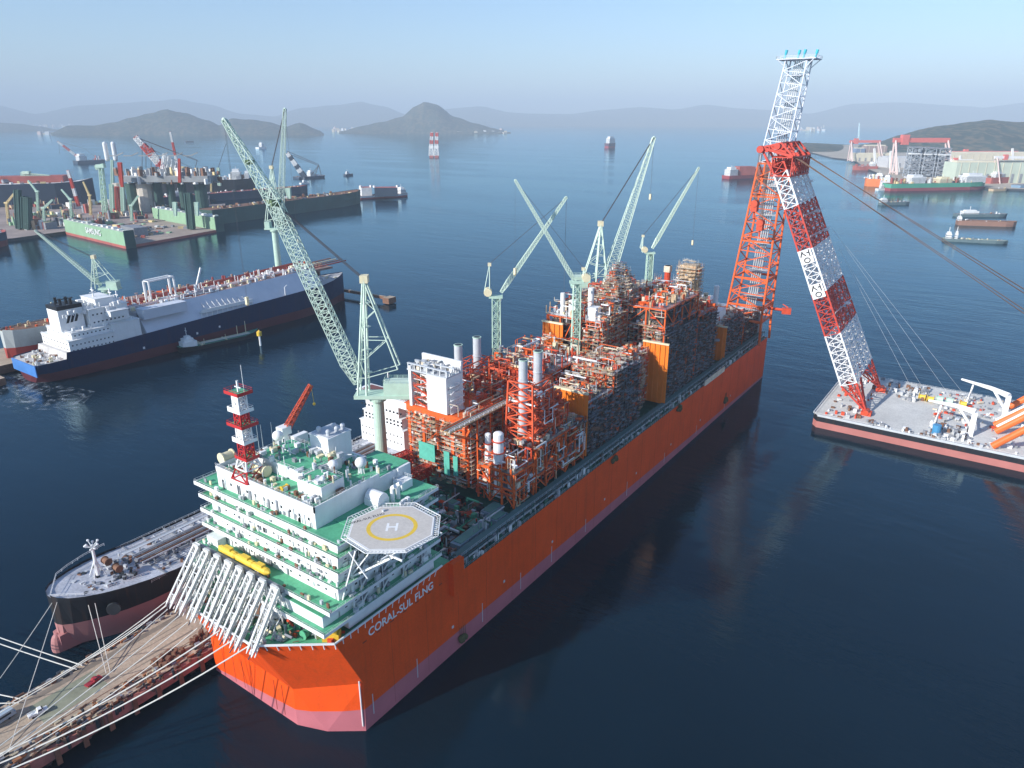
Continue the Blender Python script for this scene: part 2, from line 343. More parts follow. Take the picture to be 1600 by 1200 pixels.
# the name on the starboard bow
text("name_lettering", "CORAL-SUL FLNG", 4.1, (0.07, 4.5, 33.9), (0, 1, 0), (0, 0, 1), white, hull, 0.04, 0.93)
for y, z in ((50, 4), (168, 30), (247, 30), (330, 9)):          # weed-green fender clusters on the side
    f = MB()
    for k in range(9): f.sphere((0.8, y + rnd.uniform(-2.5, 2.5), z + rnd.uniform(-1.2, 1.2)), rnd.uniform(.7, 1.3), 0, 8, 6)
    for k in range(4): f.bar((.5, y - 2 + k, z), (.5, y - 2 + k, z + 5), .12)
    f.build("fender_cluster", mat("weathered fender", (0.09, 0.08, 0.03), 0.9, 0.4, 0.8), SHIP)
# decks
mb = MB()
mb.face([(-1, -7.6, 38.2), (-1, 46, 38.2), (-65, 46, 38.2), (-65, -7.6, 38.2), (-50, -21.6, 38.2), (-19.5, -21.6, 38.2)])
mb.face([(-65, 46, 38.2), (-1, 46, 38.2), (-1, 46, 31.6), (-65, 46, 31.6)])
mb.face([(-.3, 46.5, 31.6), (-.3, 414.6, 31.6), (-65.7, 414.6, 31.6), (-65.7, 46.5, 31.6)], 1)
mb.build("main_deck", [green, dkgreen], SHIP)
mb = MB()
bul = [(-66, 30), (-66, -8), (-50, -22.8), (-19, -22.8), (0, -8.5), (0, 40)]
for a, b_ in zip(bul, bul[1:]):
    mb.bar((a[0], a[1], 40.1), (b_[0], b_[1], 40.1), 0.5)
    d = (Vector(b_) - Vector(a)); n = int(d.length / 3)
    for k in range(n): p = Vector(a) + d * (k / n); mb.bar((p.x * .985, p.y * .97, 38), (p.x, p.y, 40), .25)
mb.build("bulwark_rail", white, SHIP)

# ---------------- bow house
ACC = MB(); DK = MB(); RL = MB(); WINS = []
tiers = [(40, 45, -64, -2, -1.0, 38), (45, 50.5, -64, -3.0, -3.5, 38), (50.5, 56, -64, -3.0, -3.0, 38), (56, 61, -64, -3.0, -2.6, 38), (61, 66, -64, -3.0, -2.2, 38), (66, 70, -64, -3.0, -1.8, 38)]
slab = {45: (-66, 0, -12), 50.5: (-66, -.3, -9.0), 56: (-67, -.5, -5.0), 61: (-67.5, -.6, -4.4), 66: (-68, -.6, -4.0), 70: (-70, -0.4, -3.8)}
for z0, z1, x0, x1, yf, yb in tiers:
    ACC.box(x0, x1, yf, yb, z0 - .4, z1 - .45)
    for k in range(15):
        x = x0 + 4 + k * 4.0 + rnd.uniform(-.4, .4)
        if x < x1 - 2 and z0 > 44: WINS.append((x, yf, z0 + 2.2, 0))
    for k in range(9):
        y = yf + 3 + k * 4
        if z0 > 44: WINS.append((x1, y, z0 + 2.2, 1))
for z, (x0, x1, yf) in slab.items():
    DK.box(x0, x1, yf, 40, z - .45, z); ACC.box(x0 - .12, x1 + .12, yf - .14, yf, z - .75, z + .55)
    ACC.box(x1, x1 + .12, yf, 40, z - .75, z + .3); ACC.box(x0 - .12, x0, yf, 40, z - .75, z + .3)
    RL.rail([(x0, 20, z), (x0, yf, z), (x1, yf, z), (x1, 40, z)], 1.2, 3.0, .05)
# lower enclosed bits on the terraces
ACC.box(-60, -46, -9.5, -3.4, 45, 48.2); ACC.box(-30, -3, -9.6, -3.2, 45.0, 48.6, 0); ACC.box(-40, -33, -8.5, -3.3, 45, 47)
ACC.box(-63, -57, -6.5, -3.0, 50.5, 53.4)
DK.box(-30, -3, -9.6, -3.2, 48.6, 48.75)
# top block
ACC.box(-61, -13, -0.6, 34, 70, 75.8); DK.box(-60.6, -13.4, -0.3, 33.6, 75.8, 76.05)
for (a, b_, c, d) in ((-61.2, -12.8, -.9, -.5), (-61.2, -60.8, -.9, 14), (-13.2, -12.8, -.9, 26)): ACC.box(a, b_, c, d, 75.6, 77.5)
ACC.box(-40, -13, 34, 39, 70, 73)
for k in range(11): WINS.append((-58 + k * 4.2, -.6, 72.6, 0))
RL.rail([(-61, -.7, 77.5), (-13, -.7, 77.5), (-13, 30, 77.4)], 1.0, 2.5, .05)
# houses on the roof
ACC.box(-53, -28, 8.8, 24, 76.0, 80.0); DK.box(-52.6, -28.4, 9.2, 23.6, 80, 80.15)
ACC.box(-27, -16, 5.0, 14, 76, 80.4); DK.box(-26.7, -16.3, 5.3, 13.7, 80.4, 80.55)
ACC.box(-56, -54, 26, 32, 76, 79.5); ACC.box(-27.8, -12.2, 33.9, 39.8, 70.0, 76.05); DK.box(-28, -13.2, 33.6, 40, 76.05, 76.25); DK.box(-13, -1, 6, 40, 70.0, 70.2)
RL.rail([(-53, 8.8, 80.1), (-28, 8.8, 80.1), (-28, 24, 80.1), (-53, 24, 80.1)], 1.1, 2.2, .05, closed=True)
RL.rail([(-27, 5, 80.5), (-16, 5, 80.5), (-16, 14, 80.5), (-27, 14, 80.5)], 1.1, 2.0, .05, closed=True)
RL.rail([(-1, 14, 70), (-1, 40, 70)], 1.1, 2.5, .05)
acc = ACC.build("accommodation_block", white, SHIP)
DK.build("deck_floor", green, acc); RL.build("railing", white, acc)
wproto = None
for (x, y, z, s) in WINS:
    if wproto is None or wproto.get(s) is None:
        wproto = wproto or {}
        f = MB()
        if s == 0: f.box(-.42, .42, -.06, .02, -.45, .45)
        else: f.box(-.02, .06, -.42, .42, -.45, .45)
        o = f.build("window", glass, acc, world=False); wproto[s] = o; o.location = Vector((x, y, z)) - SHIP.location
    else:
        o = wproto[s].copy(); scene.collection.objects.link(o); o.location = Vector((x, y, z)) - SHIP.location
mb = MB()
for k in range(14):
    x = rnd.uniform(-58, -16); y = rnd.uniform(1, 30); z = 80.1 if (-54 < x < -27 and 7 < y < 25) else 76; mb.bar((x, y, z), (x, y, z + rnd.uniform(2.5, 5.5)), .18, 0); mb.line([(x, y, z + .4), (x + rnd.uniform(-6, 6), y, z + .4), (x + rnd.uniform(-6, 6), y + rnd.uniform(-4, 4), z + .4)], .18, rnd.choice([0, 1]), 5)
                                                      # roof gear: lockers, vents, masts, ladders
for k in range(190):
    x = rnd.uniform(-60, -14); y = rnd.uniform(0, 33)
    if -54 < x < -27 and 7 < y < 25 or -28 < x < -15 and 4 < y < 15: z = 80.1
    else: z = 76
    c = rnd.choice([0, 0, 1, 2, 3, 4]); s_ = rnd.uniform(.5, 1.6)
    if rnd.random() < .5: mb.obox((x, y, z), s_, s_ * rnd.uniform(.6, 2), rnd.uniform(.6, 1.8), 0, c)
    else: mb.cyl((x, y, z), (x, y, z + rnd.uniform(1, 2.6)), s_ * .35, 8, c)
for k in range(110):
    z, (x0, x1, yf) = rnd.choice(list(slab.items())); x = rnd.uniform(x0, x1); y = yf + rnd.uniform(.6, 2.2)
    if z == 45: y = rnd.uniform(-11, -4.5)
    mb.obox((x, y, z), rnd.uniform(.4, 1.4), rnd.uniform(.3, .8), rnd.uniform(.5, 1.6), 0, rnd.choice([0, 1, 3, 4, 2]))
for k in range(60):
    z, (x0, x1, yf) = rnd.choice(list(slab.items())); y = rnd.uniform(0, 38)
    mb.obox((x1 - rnd.uniform(.5, 2.2), y, z), rnd.uniform(.4, 1.2), rnd.uniform(.4, 2.4), rnd.uniform(.6, 2.2), 0, rnd.choice([0, 1, 2, 1, 3]))
tag(mb.build("roof_equipment", [white, greyp, midgrey, cream, rust], acc), kind="stuff")
# starboard side galleries: ladders, ducts and stiffeners on the shaded flank
mb = MB()
for z0, z1, *_ in tiers[1:]:
    for y in (4, 13, 22, 31):
        mb.bar((-1.6, y, z0), (-1.2, y + 5, z1), .35); mb.bar((-.7, y, z0), (-.7, y, z1 - .4), .16)
        mb.box(-3.3, -2.2, y + 1.2, y + 3.6, z0, z0 + 3, 1)
for y in (2, 12, 24, 34): mb.cyl((-2.4, y, 40), (-2.4, y, 62), .45, 8)
for k in range(90):                                             # pipes, lamps and boxes fixed to the white fronts
    z0, z1, x0, x1, yf, yb = rnd.choice(tiers[1:]); x = rnd.uniform(x0 + 1, x1 - 1)
    if k % 3 == 0: mb.box(x, x + .15, yf - .2, yf, z0, z1 - .5, 1)
    else: mb.box(x, x + rnd.uniform(.4, 1.3), yf - .35, yf, z0 + rnd.uniform(.2, 2.6), z0 + 3.2, rnd.choice([1, 0, 1]))
for k in range(26): x = rnd.uniform(-60, -14); mb.box(x, x + rnd.uniform(.2, 1.2), -.9, -.6, 70.3, 70.3 + rnd.uniform(1, 4), rnd.choice([0, 1]))
tag(mb.build("side_gallery", [white, midgrey], acc), kind="stuff")
# yellow lifeboats and rafts along the second terrace
for x, yl in ((-50, 7.5), (-41, 7.5), (-33.5, 6)):
    f = MB(); f.cyl((x - yl/2, -7.3, 52.2), (x + yl/2, -7.3, 52.2), 1.25, 10); f.cyl((x - yl/2, -7.3, 52.2), (x - yl/2 - 1.5, -7.3, 52.4), 1.25, 10, r2=.3); f.cyl((x + yl/2, -7.3, 52.2), (x + yl/2 + 1.5, -7.3, 52.4), 1.25, 10, r2=.3)
    f.obox((x, -7.3, 53), yl * .5, 1.6, 1.0, 0); f.obox((x, -7.3, 50.5), yl * .8, 1.2, .8, 0, 1)
    f.build("lifeboat", [yellow, white], SHIP)
def drum(x, y, z, r, l, m, nm="hose_drum", along='x'):
    f = MB(); d = Vector((l / 2, 0, 0)) if along == 'x' else Vector((0, l / 2, 0)); c = Vector((x, y, z + r))
    f.cyl(c - d, c + d, r * .8, 14); f.cyl(c - d * 1.1, c - d * .9, r, 14, 1); f.cyl(c + d * .9, c + d * 1.1, r, 14, 1)
    for s_ in (-1, 1): f.bar(c + d * s_, (c.x + d.x * s_, c.y + d.y * s_, z), .3, 1)
    return f.build(nm, [m, m], SHIP)
drum(-63, 5, 76, 2.0, 4.2, cream, "roof_tank", 'y'); drum(-45.5, 5.8, 76, 1.9, 5, cream, "roof_tank"); drum(-60, 12, 76, 1.2, 2.5, yellow, "roof_tank", 'y'); drum(-31, 3, 76, .9, 2.2, yellow, "roof_tank", 'y')
# radomes
for x, y, z, r in ((-59, 23, 79, 1.95), (-26.5, 19, 78.6, 1.75), (-20, 25, 78.8, 1.9), (-18, 7.5, 81.5, .8)):
    f = MB(); f.sphere((x, y, z + r * .5), r, 0, 20, 12, 1.0, -60); o = f.build("radome", white, SHIP, smooth=True)
    g = MB(); g.cyl((x, y, z - 3.4), (x, y, z - r * .3), r * .45, 10)
    for k in range(4): g.bar((x + 1.6 * math.cos(k * 1.57), y + 1.6 * math.sin(k * 1.57), z - 3.6), (x + .9 * math.cos(k * 1.57), y + .9 * math.sin(k * 1.57), z - .2), .2)
    g.build("pedestal", white, o)
# white exhaust casing
f = MB(); f.box(-40.5, -31.5, 22, 32, 70, 86); f.box(-40.1, -31.9, 22.4, 31.6, 86, 86.3, 1)
f.box(-40.7, -31.3, 21.8, 32.2, 85.6, 86.1); f.box(-36, -34.8, 21.9, 22.1, 76.2, 78.6, 2); f.box(-31.6, -31.4, 24, 25.4, 76.3, 78.6, 2)
cas = f.build("exhaust_casing", [white, greyp, dark], SHIP)
for x, y in ((-38, 24), (-36, 29), (-33.4, 24), (-33.2, 27.5), (-33.6, 30.5)):
    g = MB(); g.cyl((x, y, 86.1), (x, y, 87.6), .7, 10); g.sphere((x, y, 87.6), .85, 0, 10, 6); g.build("exhaust_pipe", cream if x > -33 else greyp, cas)
# arch fan house aft of the roof
f = MB(); f.box(-12, -6, 18, 23, 70.2, 72.6); f.cyl((-11.9, 20.5, 72.6), (-6.1, 20.5, 72.6), 2.2, 16); f.build("fan_house", white, SHIP); f = MB(); f.box(-12, -8, 31, 36, 70.2, 73); f.rail([(-12, 31, 73), (-8, 31, 73), (-8, 36, 73), (-12, 36, 73)], 1.1, 1.5, .07, 0, True); f.build("roof_locker", white, SHIP)
for y in (24.5, 27): 
    f = MB(); f.cyl((-6, y, 70.2), (-6, y, 75), .7, 10); f.cyl((-6, y, 75), (-4.6, y, 76), .7, 10); f.build("vent_cowl", white, SHIP)
f = MB(); f.box(-.3, .1, -.2, .1, 38, 45); 
# ---------------- lattice mast on the roof
MX, MY = -47.5, 2.5
mast = MB(); lev = [(76, 83, 9, 5.5), (83, 88.5, 3.3, 3.3), (88.5, 94, 3.3, 3.1), (94, 99, 3.1, 3.0), (99, 105, 3.0, 2.9)]
colr = [None, 1, 0, 1, 0]
for i, (z0, z1, w0, w1) in enumerate(lev):
    if i == 0:
        mast.truss((MX, MY, z0), (MX, MY, 79.5), 8, 8, 5.5, 5.5, 1, (1, 0, 0), .55, .3, 1, x=True)
        mast.truss((MX, MY, 79.5), (MX, MY, z1), 5.5, 5.5, 3.6, 3.6, 1, (1, 0, 0), .5, .35, 0, x=True); continue
    mast.truss((MX, MY, z0), (MX, MY, z1), w0, w0, w1, w1, 2, (1, 0, 0), .4, .28, colr[i], x=True)
    if colr[i] == 0: mast.box(MX - 1.2, MX + 1.2, MY - 1.6, MY - .6, z0 + .4, z1 - .6, 0); mast.cyl((MX - .4, MY - 1.9, (z0+z1)/2), (MX - .4, MY - 1.5, (z0+z1)/2), .6, 12, 0)
m_o = mast.build("lattice_mast", [white, red], SHIP)
for z, w, c1 in ((83.2, 3.0, red), (89, 3.0, white), (94.6, 3.8, red), (99.3, 3.1, white), (105.2, 3.4, red)):
    p = MB(); p.box(MX - w, MX + w, MY - w * .8, MY + w * .8, z - .3, z, 0, 1); p.box(MX - w, MX + w, MY - w * .8 - .1, MY - w * .8, z - .3, z + .8 if c1 is red else z + 1.3, 0); p.box(MX + w, MX + w + .1, MY - w * .8, MY + w * .8, z - .3, z + .8, 0)
    p.rail([(MX - w, MY - w * .8, z), (MX + w, MY - w * .8, z), (MX + w, MY + w * .8, z), (MX - w, MY + w * .8, z)], 1.3, 2.2, .09, 0, True)
    p.build("mast_platform", [c1, green if c1 is red else white], m_o)
p = MB(); p.bar((MX, MY, 105), (MX, MY, 109), .5); p.bar((MX + 1.5, MY + 1, 105), (MX + 1.5, MY + 1, 114), .12); p.bar((MX - 1.5, MY, 106.8), (MX + 1.5, MY, 106.8), .3)
p.build("radar_antenna", white, m_o)
for x, y, h in ((-64, 20, 8), (-62, 17, 11), (-65, 25, 7), (-60, 8, 5)):
    p = MB(); p.cyl((x, y, 70), (x, y, 76 + h), .13, 5, r2=.05); p.build("whip_antenna", greyp, SHIP)
# ---------------- helideck
HX, HY, HZ = 6.0, 11.7, 71.4
def octa(r, rot=22.5, ph=-8): return [(HX + r * math.cos(R(rot + ph + 45 * k)), HY + r * math.sin(R(rot + ph + 45 * k))) for k in range(8)]
gdeck = mat("grey non-slip deck", (0.54, 0.50, 0.45), 0.8, 0.07, 0.4, fine=0.04)
f = MB(); f.prism(octa(13.2), HZ - 1.0, HZ, 1, 0); hd = f.build("helideck", [gdeck, greyp], SHIP)
f = MB()                                                      # safety net
o0, o1 = octa(13.3), octa(15.0)
for k in range(8):
    a0, b0, a1, b1 = [Vector((*p, z)) for p, z in ((o0[k], HZ - .3), (o0[(k+1) % 8], HZ - .3), (o1[k], HZ + .15), (o1[(k+1) % 8], HZ + .15))]
    f.bar(a1, b1, .22); f.bar(a0, b0, .3)
    for j in range(11): f.bar(a0.lerp(b0, j / 10), a1.lerp(b1, j / 10), .13)
    f.bar(a0.lerp(a1, .5), b0.lerp(b1, .5), .1)
f.build("safety_net", white, hd)
f = MB(); n = 64
for k in range(n):
    a, b_ = 2 * math.pi * k / n, 2 * math.pi * (k + 1) / n
    f.face([(HX + 7.5 * math.cos(a), HY + 7.5 * math.sin(a), HZ + .012), (HX + 7.5 * math.cos(b_), HY + 7.5 * math.sin(b_), HZ + .012), (HX + 6.3 * math.cos(b_), HY + 6.3 * math.sin(b_), HZ + .012), (HX + 6.3 * math.cos(a), HY + 6.3 * math.sin(a), HZ + .012)])
f.build("landing_circle", yellow, hd)
o0, o1 = octa(13.05), octa(12.65); f = MB()
for k in range(8): f.face([(*o0[k], HZ + .012), (*o0[(k+1) % 8], HZ + .012), (*o1[(k+1) % 8], HZ + .012), (*o1[k], HZ + .012)])
f.build("edge_line", white, hd)
hx = Vector((0.80, 0.60, 0)); hy = Vector((-hx.y, hx.x, 0))
f = MB()
for (a, b_, c, d) in ((-1.7, -1.0, -2.2, 2.2), (1.0, 1.7, -2.2, 2.2), (-1.0, 1.0, -.38, .38)):
    f.face([tuple(Vector((HX, HY, HZ + .014)) + hx * u + hy * v) for u, v in ((a, c), (b_, c), (b_, d), (a, d))])
f.build("letter_h", white, hd)
tx = Vector((0.10, 1.0, 0)).normalized()
text("deck_lettering", "CORAL-SUL FLNG", 1.6, Vector((HX, HY, HZ + .014)) - tx * 9.0 + Vector((-10.7, 1.9, 0)), (0.38, 0.925, 0), (-0.925, 0.38, 0), black, hd, 0.004, .95)
f = MB()
for k in range(8):
    p = Vector((*octa(12.5)[k], HZ - 1)); f.bar(p, (HX, HY, HZ - 1.4), .4)
for x in (-2, 6, 14):
    f.bar((x, -1, HZ - 1.4), (x, 22, HZ - 1.4), .45)
for y in (2, 10, 19):
    f.bar((-4, y, HZ - 1.4), (19, y, HZ - 1.4), .45); f.bar((16, y, HZ - 1.2), (-2.8, y, 56), .5); f.bar((8, y, HZ - 1.2), (-2.8, y, 56), .35); f.bar((-2.8, y, 56), (-1, y, HZ), .4)
f.bar((16, 2, HZ - 1.2), (-2.8, 10, 56), .3); f.bar((16, 19, HZ - 1.2), (-2.8, 10, 56), .3); f.bar((5, -2, HZ - 1.2), (-2.5, -2, 50.5), .4); f.bar((2, -2, 68.8), (9, -2, 50.5 + 12), .3)
f.build("support_truss", white, hd)
# ---------------- bow deck machinery and the row of white riser guide frames
RG = []
for k in range(8):
    x = -60.2 + k * 5.7; j1, j2 = rnd.uniform(-.8, .8), rnd.uniform(-.7, .7)
    f = MB(); t0, t1 = Vector((x - 1.0, -11.5 + j2, 52.6 + j2 * .6)), Vector((x + 1.4 + j1, -24.2 + j2, 39.4 + j1 * .6)); ax = (t1 - t0).normalized()
    for s_ in (-1.25, 1.25):
        a, b_ = t0 + Vector((s_, 0, 0)), t1 + Vector((s_, 0, 0)); f.cyl(a, b_, .62 if s_ > 0 else .42, 4); f.cyl(b_, b_ + ax * 1.6, .4, 4, r2=.12)
        f.bar(a - Vector((0, 0, 2.6)), b_ - Vector((0, 0, 2.2)), .3)
        for j in range(5): f.bar(a.lerp(b_, j / 5), a.lerp(b_, (j + .5) / 5) - Vector((0, 0, 2.4)), .15); f.bar(a.lerp(b_, (j + 1) / 5), a.lerp(b_, (j + .5) / 5) - Vector((0, 0, 2.4)), .15)
    for j in range(4):
        p = t0.lerp(t1, (j + .5) / 4); q = t0.lerp(t1, (j + 1.4) / 4)
        f.bar(p + Vector((-1.2, 0, 0)), p + Vector((1.2, 0, 0)), .28); f.bar(p + Vector((-1.2, 0, 0)), q + Vector((1.2, 0, 0)), .18); f.cyl(p + Vector((.2, .3, -.6)), p + Vector((.2 + j1, -3.2, -3.9)), .2, 5, 1)
    f.box(x - 2.6, x + .4, -11.9, -11.1, 50.4, 53.2); f.bar(t0, (x - 2, -6, 45.5), .5); f.bar(t0.lerp(t1, .5), (x, -10, 38.3), .5); f.bar(t0.lerp(t1, .75), (x + 1, -18, 38.3), .4); f.bar(t0 + Vector((-1.4, 0, 0)), (x - 3.4, -10.5, 38.3), .4); f.bar(t0 + Vector((1.4, 0, 0)), (x - .6, -10.5, 38.3), .4)
    o = f.build("riser_guide_frame", [mat("chalky pale frame paint", (.64, .64, .61), .6, .12, .4), cable], SHIP)
    g = MB()
    for j in range(3):
        y = -12 - 3.8 * j; g.line([(x + 1.5, y, 44 - j), (x + 1.9, y - 3, 42 - j), (x + 2.3, y - 5, 38.6)], .22, j % 2)
        g.cyl((x + 2.5, y, 38.3), (x + 2.5, y, 41), .5, 6, 0)
    g.build("hose_bundle", [galv, midgrey], o)
f = MB(); f.box(-62, -20, -10.2, -8.6, 47.2, 50.2); f.box(-62, -20, -10.4, -8.4, 50.2, 50.4, 1); f.cyl((-62, -9.6, 51.2), (-20, -9.6, 51.2), .8, 8, 1)
f.build("guide_frame_gallery", [greyp, midgrey], SHIP)
f = MB(); f.cyl((-28, -12, 42), (-10, -2, 42.4), 2.4, 18, 0); f.box(-27, -20, -8, -3, 38.2, 43); f.box(-12, -9, -6, -1.5, 38.3, 44); f.cyl((-28.2, -12.1, 42), (-30, -13.2, 42), 2.6, 18, 1)
f.build("grey_pressure_vessel", [greyp, rust], SHIP)
f = MB(); f.obox((-4.2, -6.0, 38.3), 5.0, 3.2, 2.6, 0.6); f.obox((-4.2, -6.0, 40.9), 3.6, 2.2, .9, 0.6); f.obox((-7.4, -6.6, 38.3), 1.4, 1.4, 2, .6, 1); f.build("winch_house", [yellow, cream], SHIP)
f = MB(); BP = [green, galv, rust, white, redor, cream, midgrey, dkgreen]
for k in range(260):
    x = rnd.uniform(-62, -3); y = rnd.uniform(-20, 0)
    lim = -21 if -50 < x < -19 else (-21 + (x + 19) * 0.72 if x >= -19 else -21 + (-50 - x) * .9)
    if y < lim + 1.5: continue
    c = rnd.randrange(8)
    if rnd.random() < .5: f.obox((x, y, 38.3), rnd.uniform(.6, 2.6), rnd.uniform(.5, 1.8), rnd.uniform(.5, 2.2), rnd.uniform(-.5, .5), c)
    else:
        a = rnd.uniform(0, 3.14); l = rnd.uniform(1, 4); z = 38.6 + rnd.uniform(0, 2); f.cyl((x, y, z), (x + l * math.cos(a), y + l * math.sin(a), z), rnd.uniform(.12, .5), 6, c)
tag(f.build("deck_machinery", BP, SHIP), kind="stuff")
for (x, y, r_, c) in ((-16, -1.8, 1.6, rust), (-15.5, -8, 1.5, green), (-25, -15, 1.5, cream), (-11, -9.5, 1.5, green)):
    drum(x, y, 38.3, r_, 3, c, "mooring_winch", 'y')
# ---------------- small orange boom crane on the port side of the house
f = MB(); f.cyl((-66, 31, 70), (-66, 31, 77), 1.3, 10); f.box(-68, -64.4, 29, 33, 76, 79, 0)
pc = f.build("deck_crane", white, SHIP)
g = MB(); g.truss((-66, 31, 76.5), (-63.5, 43, 92), 2.2, 2.0, 1.2, 1.2, 9, (1, -.2, 0), .28, .18, 0, x=True); g.build("boom", mat("orange red boom paint", (0.55, 0.08, 0.03)), pc)
g = MB(); g.bar((-63.5, 43, 92), (-63.3, 43.5, 85), .1); g.sphere((-63.3, 43.5, 84.4), .6, 0, 8, 6); g.build("hook_block", yellow, pc)
# ---------------- process modules
def pipes(f, x0, x1, y0, y1, z0, z1, n, r=(.12, .45), pal=(2, 3, 4, 2, 8, 7, 1, 0, 3), seg=(2, 5), Lr=(2, 9), rr=None):
    rr = rr or rnd
    for _ in range(n):
        p = Vector((rr.uniform(x0, x1), rr.uniform(y0, y1), rr.uniform(z0, z1))); m = rr.choice(pal); rad = rr.uniform(*r) * rr.choice([.6, .6, 1, 1.3])
        for s_ in range(rr.randint(*seg)):
            a = rr.randrange(3); q = p.copy(); q[a] += rr.choice([-1, 1]) * rr.uniform(*Lr)
            q.x = min(max(q.x, x0), x1); q.y = min(max(q.y, y0), y1); q.z = min(max(q.z, z0), z1)
            f.cyl(p, q, rad, 5, m, caps=False); p = q
def kit(f, x0, x1, y0, y1, z, n, hmax=3, pal=(0, 1, 2, 3, 5, 6, 7, 8), rr=None, smax=2.6):
    rr = rr or rnd
    for _ in range(n):
        x, y = rr.uniform(x0, x1), rr.uniform(y0, y1); m = rr.choice(pal); h = rr.uniform(.5, hmax); t = rr.random(); w = rr.uniform(.4, smax)
        if t < .5: f.obox((x, y, z), w, rr.uniform(.4, smax), h, 0, m)
        elif t < .7: f.cyl((x, y, z), (x, y, z + h), w * .4, 7, m)
        elif t < .85: f.cyl((x, y, z + w * .5), (x + w * 1.4 * rr.choice([0, 1]), y + w * 1.4, z + w * .5), w * .4, 7, m)
        else:
            for k in range(4): f.bar((x + w * .6 * (k & 1), y + w * .6 * (k >> 1), z), (x + w * .6 * (k & 1), y + w * .6 * (k >> 1), z + h), .16, m)
            f.obox((x + w * .3, y + w * .3, z + h), w, w, .2, 0, m)
def frame(f, x0, x1, y0, y1, zs, nx, ny, m=2, w=.75, deck=6, dk=True, brace=True):
    xs = [x0 + (x1 - x0) * i / nx for i in range(nx + 1)]; ys = [y0 + (y1 - y0) * i / ny for i in range(ny + 1)]
    for x in xs:
        for y in ys:
            if x in (xs[0], xs[-1]) or y in (ys[0], ys[-1]): f.bar((x, y, zs[0]), (x, y, zs[-1]), w, m)
    for li, z in enumerate(zs[1:]):
        for x in xs: f.box(x - w*.35, x + w*.35, y0, y1, z - w, z, m)
        for y in ys: f.box(x0, x1, y - w*.35, y + w*.35, z - w + .05, z + .05, m)
        if dk: f.box(x0 + .1, x1 - .1, y0 + .1, y1 - .1, z + .06, z + .14, deck)
    if brace:
        for z0, z1 in zip(zs, zs[1:]):
            for k in range(nx):
                a, b_ = (xs[k], xs[k + 1]) if k % 2 else (xs[k + 1], xs[k])
                for y in (y0, y1): f.bar((a, y, z0), (b_, y, z1 - .3), w * .6, m)
            for k in range(ny):
                a, b_ = (ys[k], ys[k + 1]) if k % 2 else (ys[k + 1], ys[k])
                for x in (x0, x1): f.bar((x, a, z0), (x, b_, z1 - .3), w * .6, m)
def scaffold(f, x0, x1, y0, y1, z0, z1, faces="SWE", dz=2.0, seedn=0, out=1.6, gap=.12, pal=(4, 8, 4, 2, 8, 4, 7)):
    """plank lifts and poles wrapped round the faces of a box; ragged edges"""
    rr = random.Random(seedn * 31 + 5); nz = int((z1 - z0) / dz)
    def side(a, b_, nrm):
        east = nrm[0] > 0 and x1 > -12; pal_ = (9, 6, 6, 9, 7, 6) if east else pal; a = Vector((*a, 0)); b_ = Vector((*b_, 0)); nrm = Vector((*nrm, 0)); L = (b_ - a).length; n = max(1, int(L / 2.6)); d = (b_ - a) / n  # starboard faces get darker colours: shade painted into the scaffold palette
        top = [z1 + rr.choice([-2, -1, 0, 0, 0, 1, 2]) * dz * .5 for _ in range(n + 1)]
        for k in range(n + 1):
            p = a + d * k
            for o in (.1, out): q = p + nrm * o; f.bar((q.x, q.y, z0), (q.x, q.y, top[k] + rr.uniform(0, 1.4)), .11, rr.choice((9, 7, 6)) if east else rr.choice((1, 4, 7)))
        for j in range(nz + 1):
            z = z0 + j * dz
            for k in range(n):
                if z > max(top[k], top[k + 1]) or rr.random() < gap: continue
                p, q = a + d * k, a + d * (k + 1); o2 = out + rr.choice([0, 0, .3, .8]); zz = z + rr.uniform(-.12, .12); m = rr.choice(pal_)
                pts = [p + nrm * .05, q + nrm * .05, q + nrm * o2, p + nrm * o2]
                f.prism([(v.x, v.y) for v in (pts if (q - p).cross(nrm).z > 0 else pts[::-1])], zz, zz + .14, m)
                e0, e1 = p + nrm * o2, q + nrm * o2
                f.bar((e0.x, e0.y, zz + 1.05), (e1.x, e1.y, zz + 1.05), .09, rr.choice((9, 6, 6, 7) if east else (1, 4, 2)))
                if rr.random() < .5: f.bar((e0.x, e0.y, zz + .5), (e1.x, e1.y, zz + .5), .09, rr.choice((9, 6) if east else (1, 4, 0)))
                if rr.random() < .16: f.bar((e0.x, e0.y, zz), (e1.x, e1.y, zz + dz), .1, 6)
                if rr.random() < .35:
                    c = p + nrm * rr.uniform(.3, o2); f.obox((c.x, c.y, zz + .15), rr.uniform(.3, 1.1), rr.uniform(.3, 1.1), rr.uniform(.3, 1.4), 0, rr.choice((9, 6, 9, 7) if east else (0, 2, 3, 8, 5, 6)))
                if east and rr.random() < .72: f.face([p + nrm * .6 + Vector((0, 0, zz)), q + nrm * .6 + Vector((0, 0, zz)), q + nrm * .6 + Vector((0, 0, zz + dz * rr.uniform(.4, .9))), p + nrm * .6 + Vector((0, 0, zz + dz * rr.uniform(.4, .9)))], 9)  # dark sheets painting shade between the starboard lifts
    if "S" in faces: side((x0, y0), (x1, y0), (0, -1))
    if "E" in faces: side((x1, y0), (x1, y1), (1, 0))
    if "W" in faces: side((x0, y0), (x0, y1), (-1, 0))
    if "N" in faces: side((x0, y1), (x1, y1), (0, 1))
    if "T" in faces:
        for k in range(int((x1 - x0) * (y1 - y0) / 9)):
            x, y = rr.uniform(x0, x1 - 2), rr.uniform(y0, y1 - 2); z = z1 + rr.choice([0, .6, 1.4, 2.2]); f.obox((x + 1, y + 1, z), rr.uniform(1.4, 4), rr.uniform(1, 3), .15, 0, rr.choice(pal))
            for c in range(3): f.bar((x + c, y, z1 - .5), (x + c, y, z + 1.2), .1, 1)
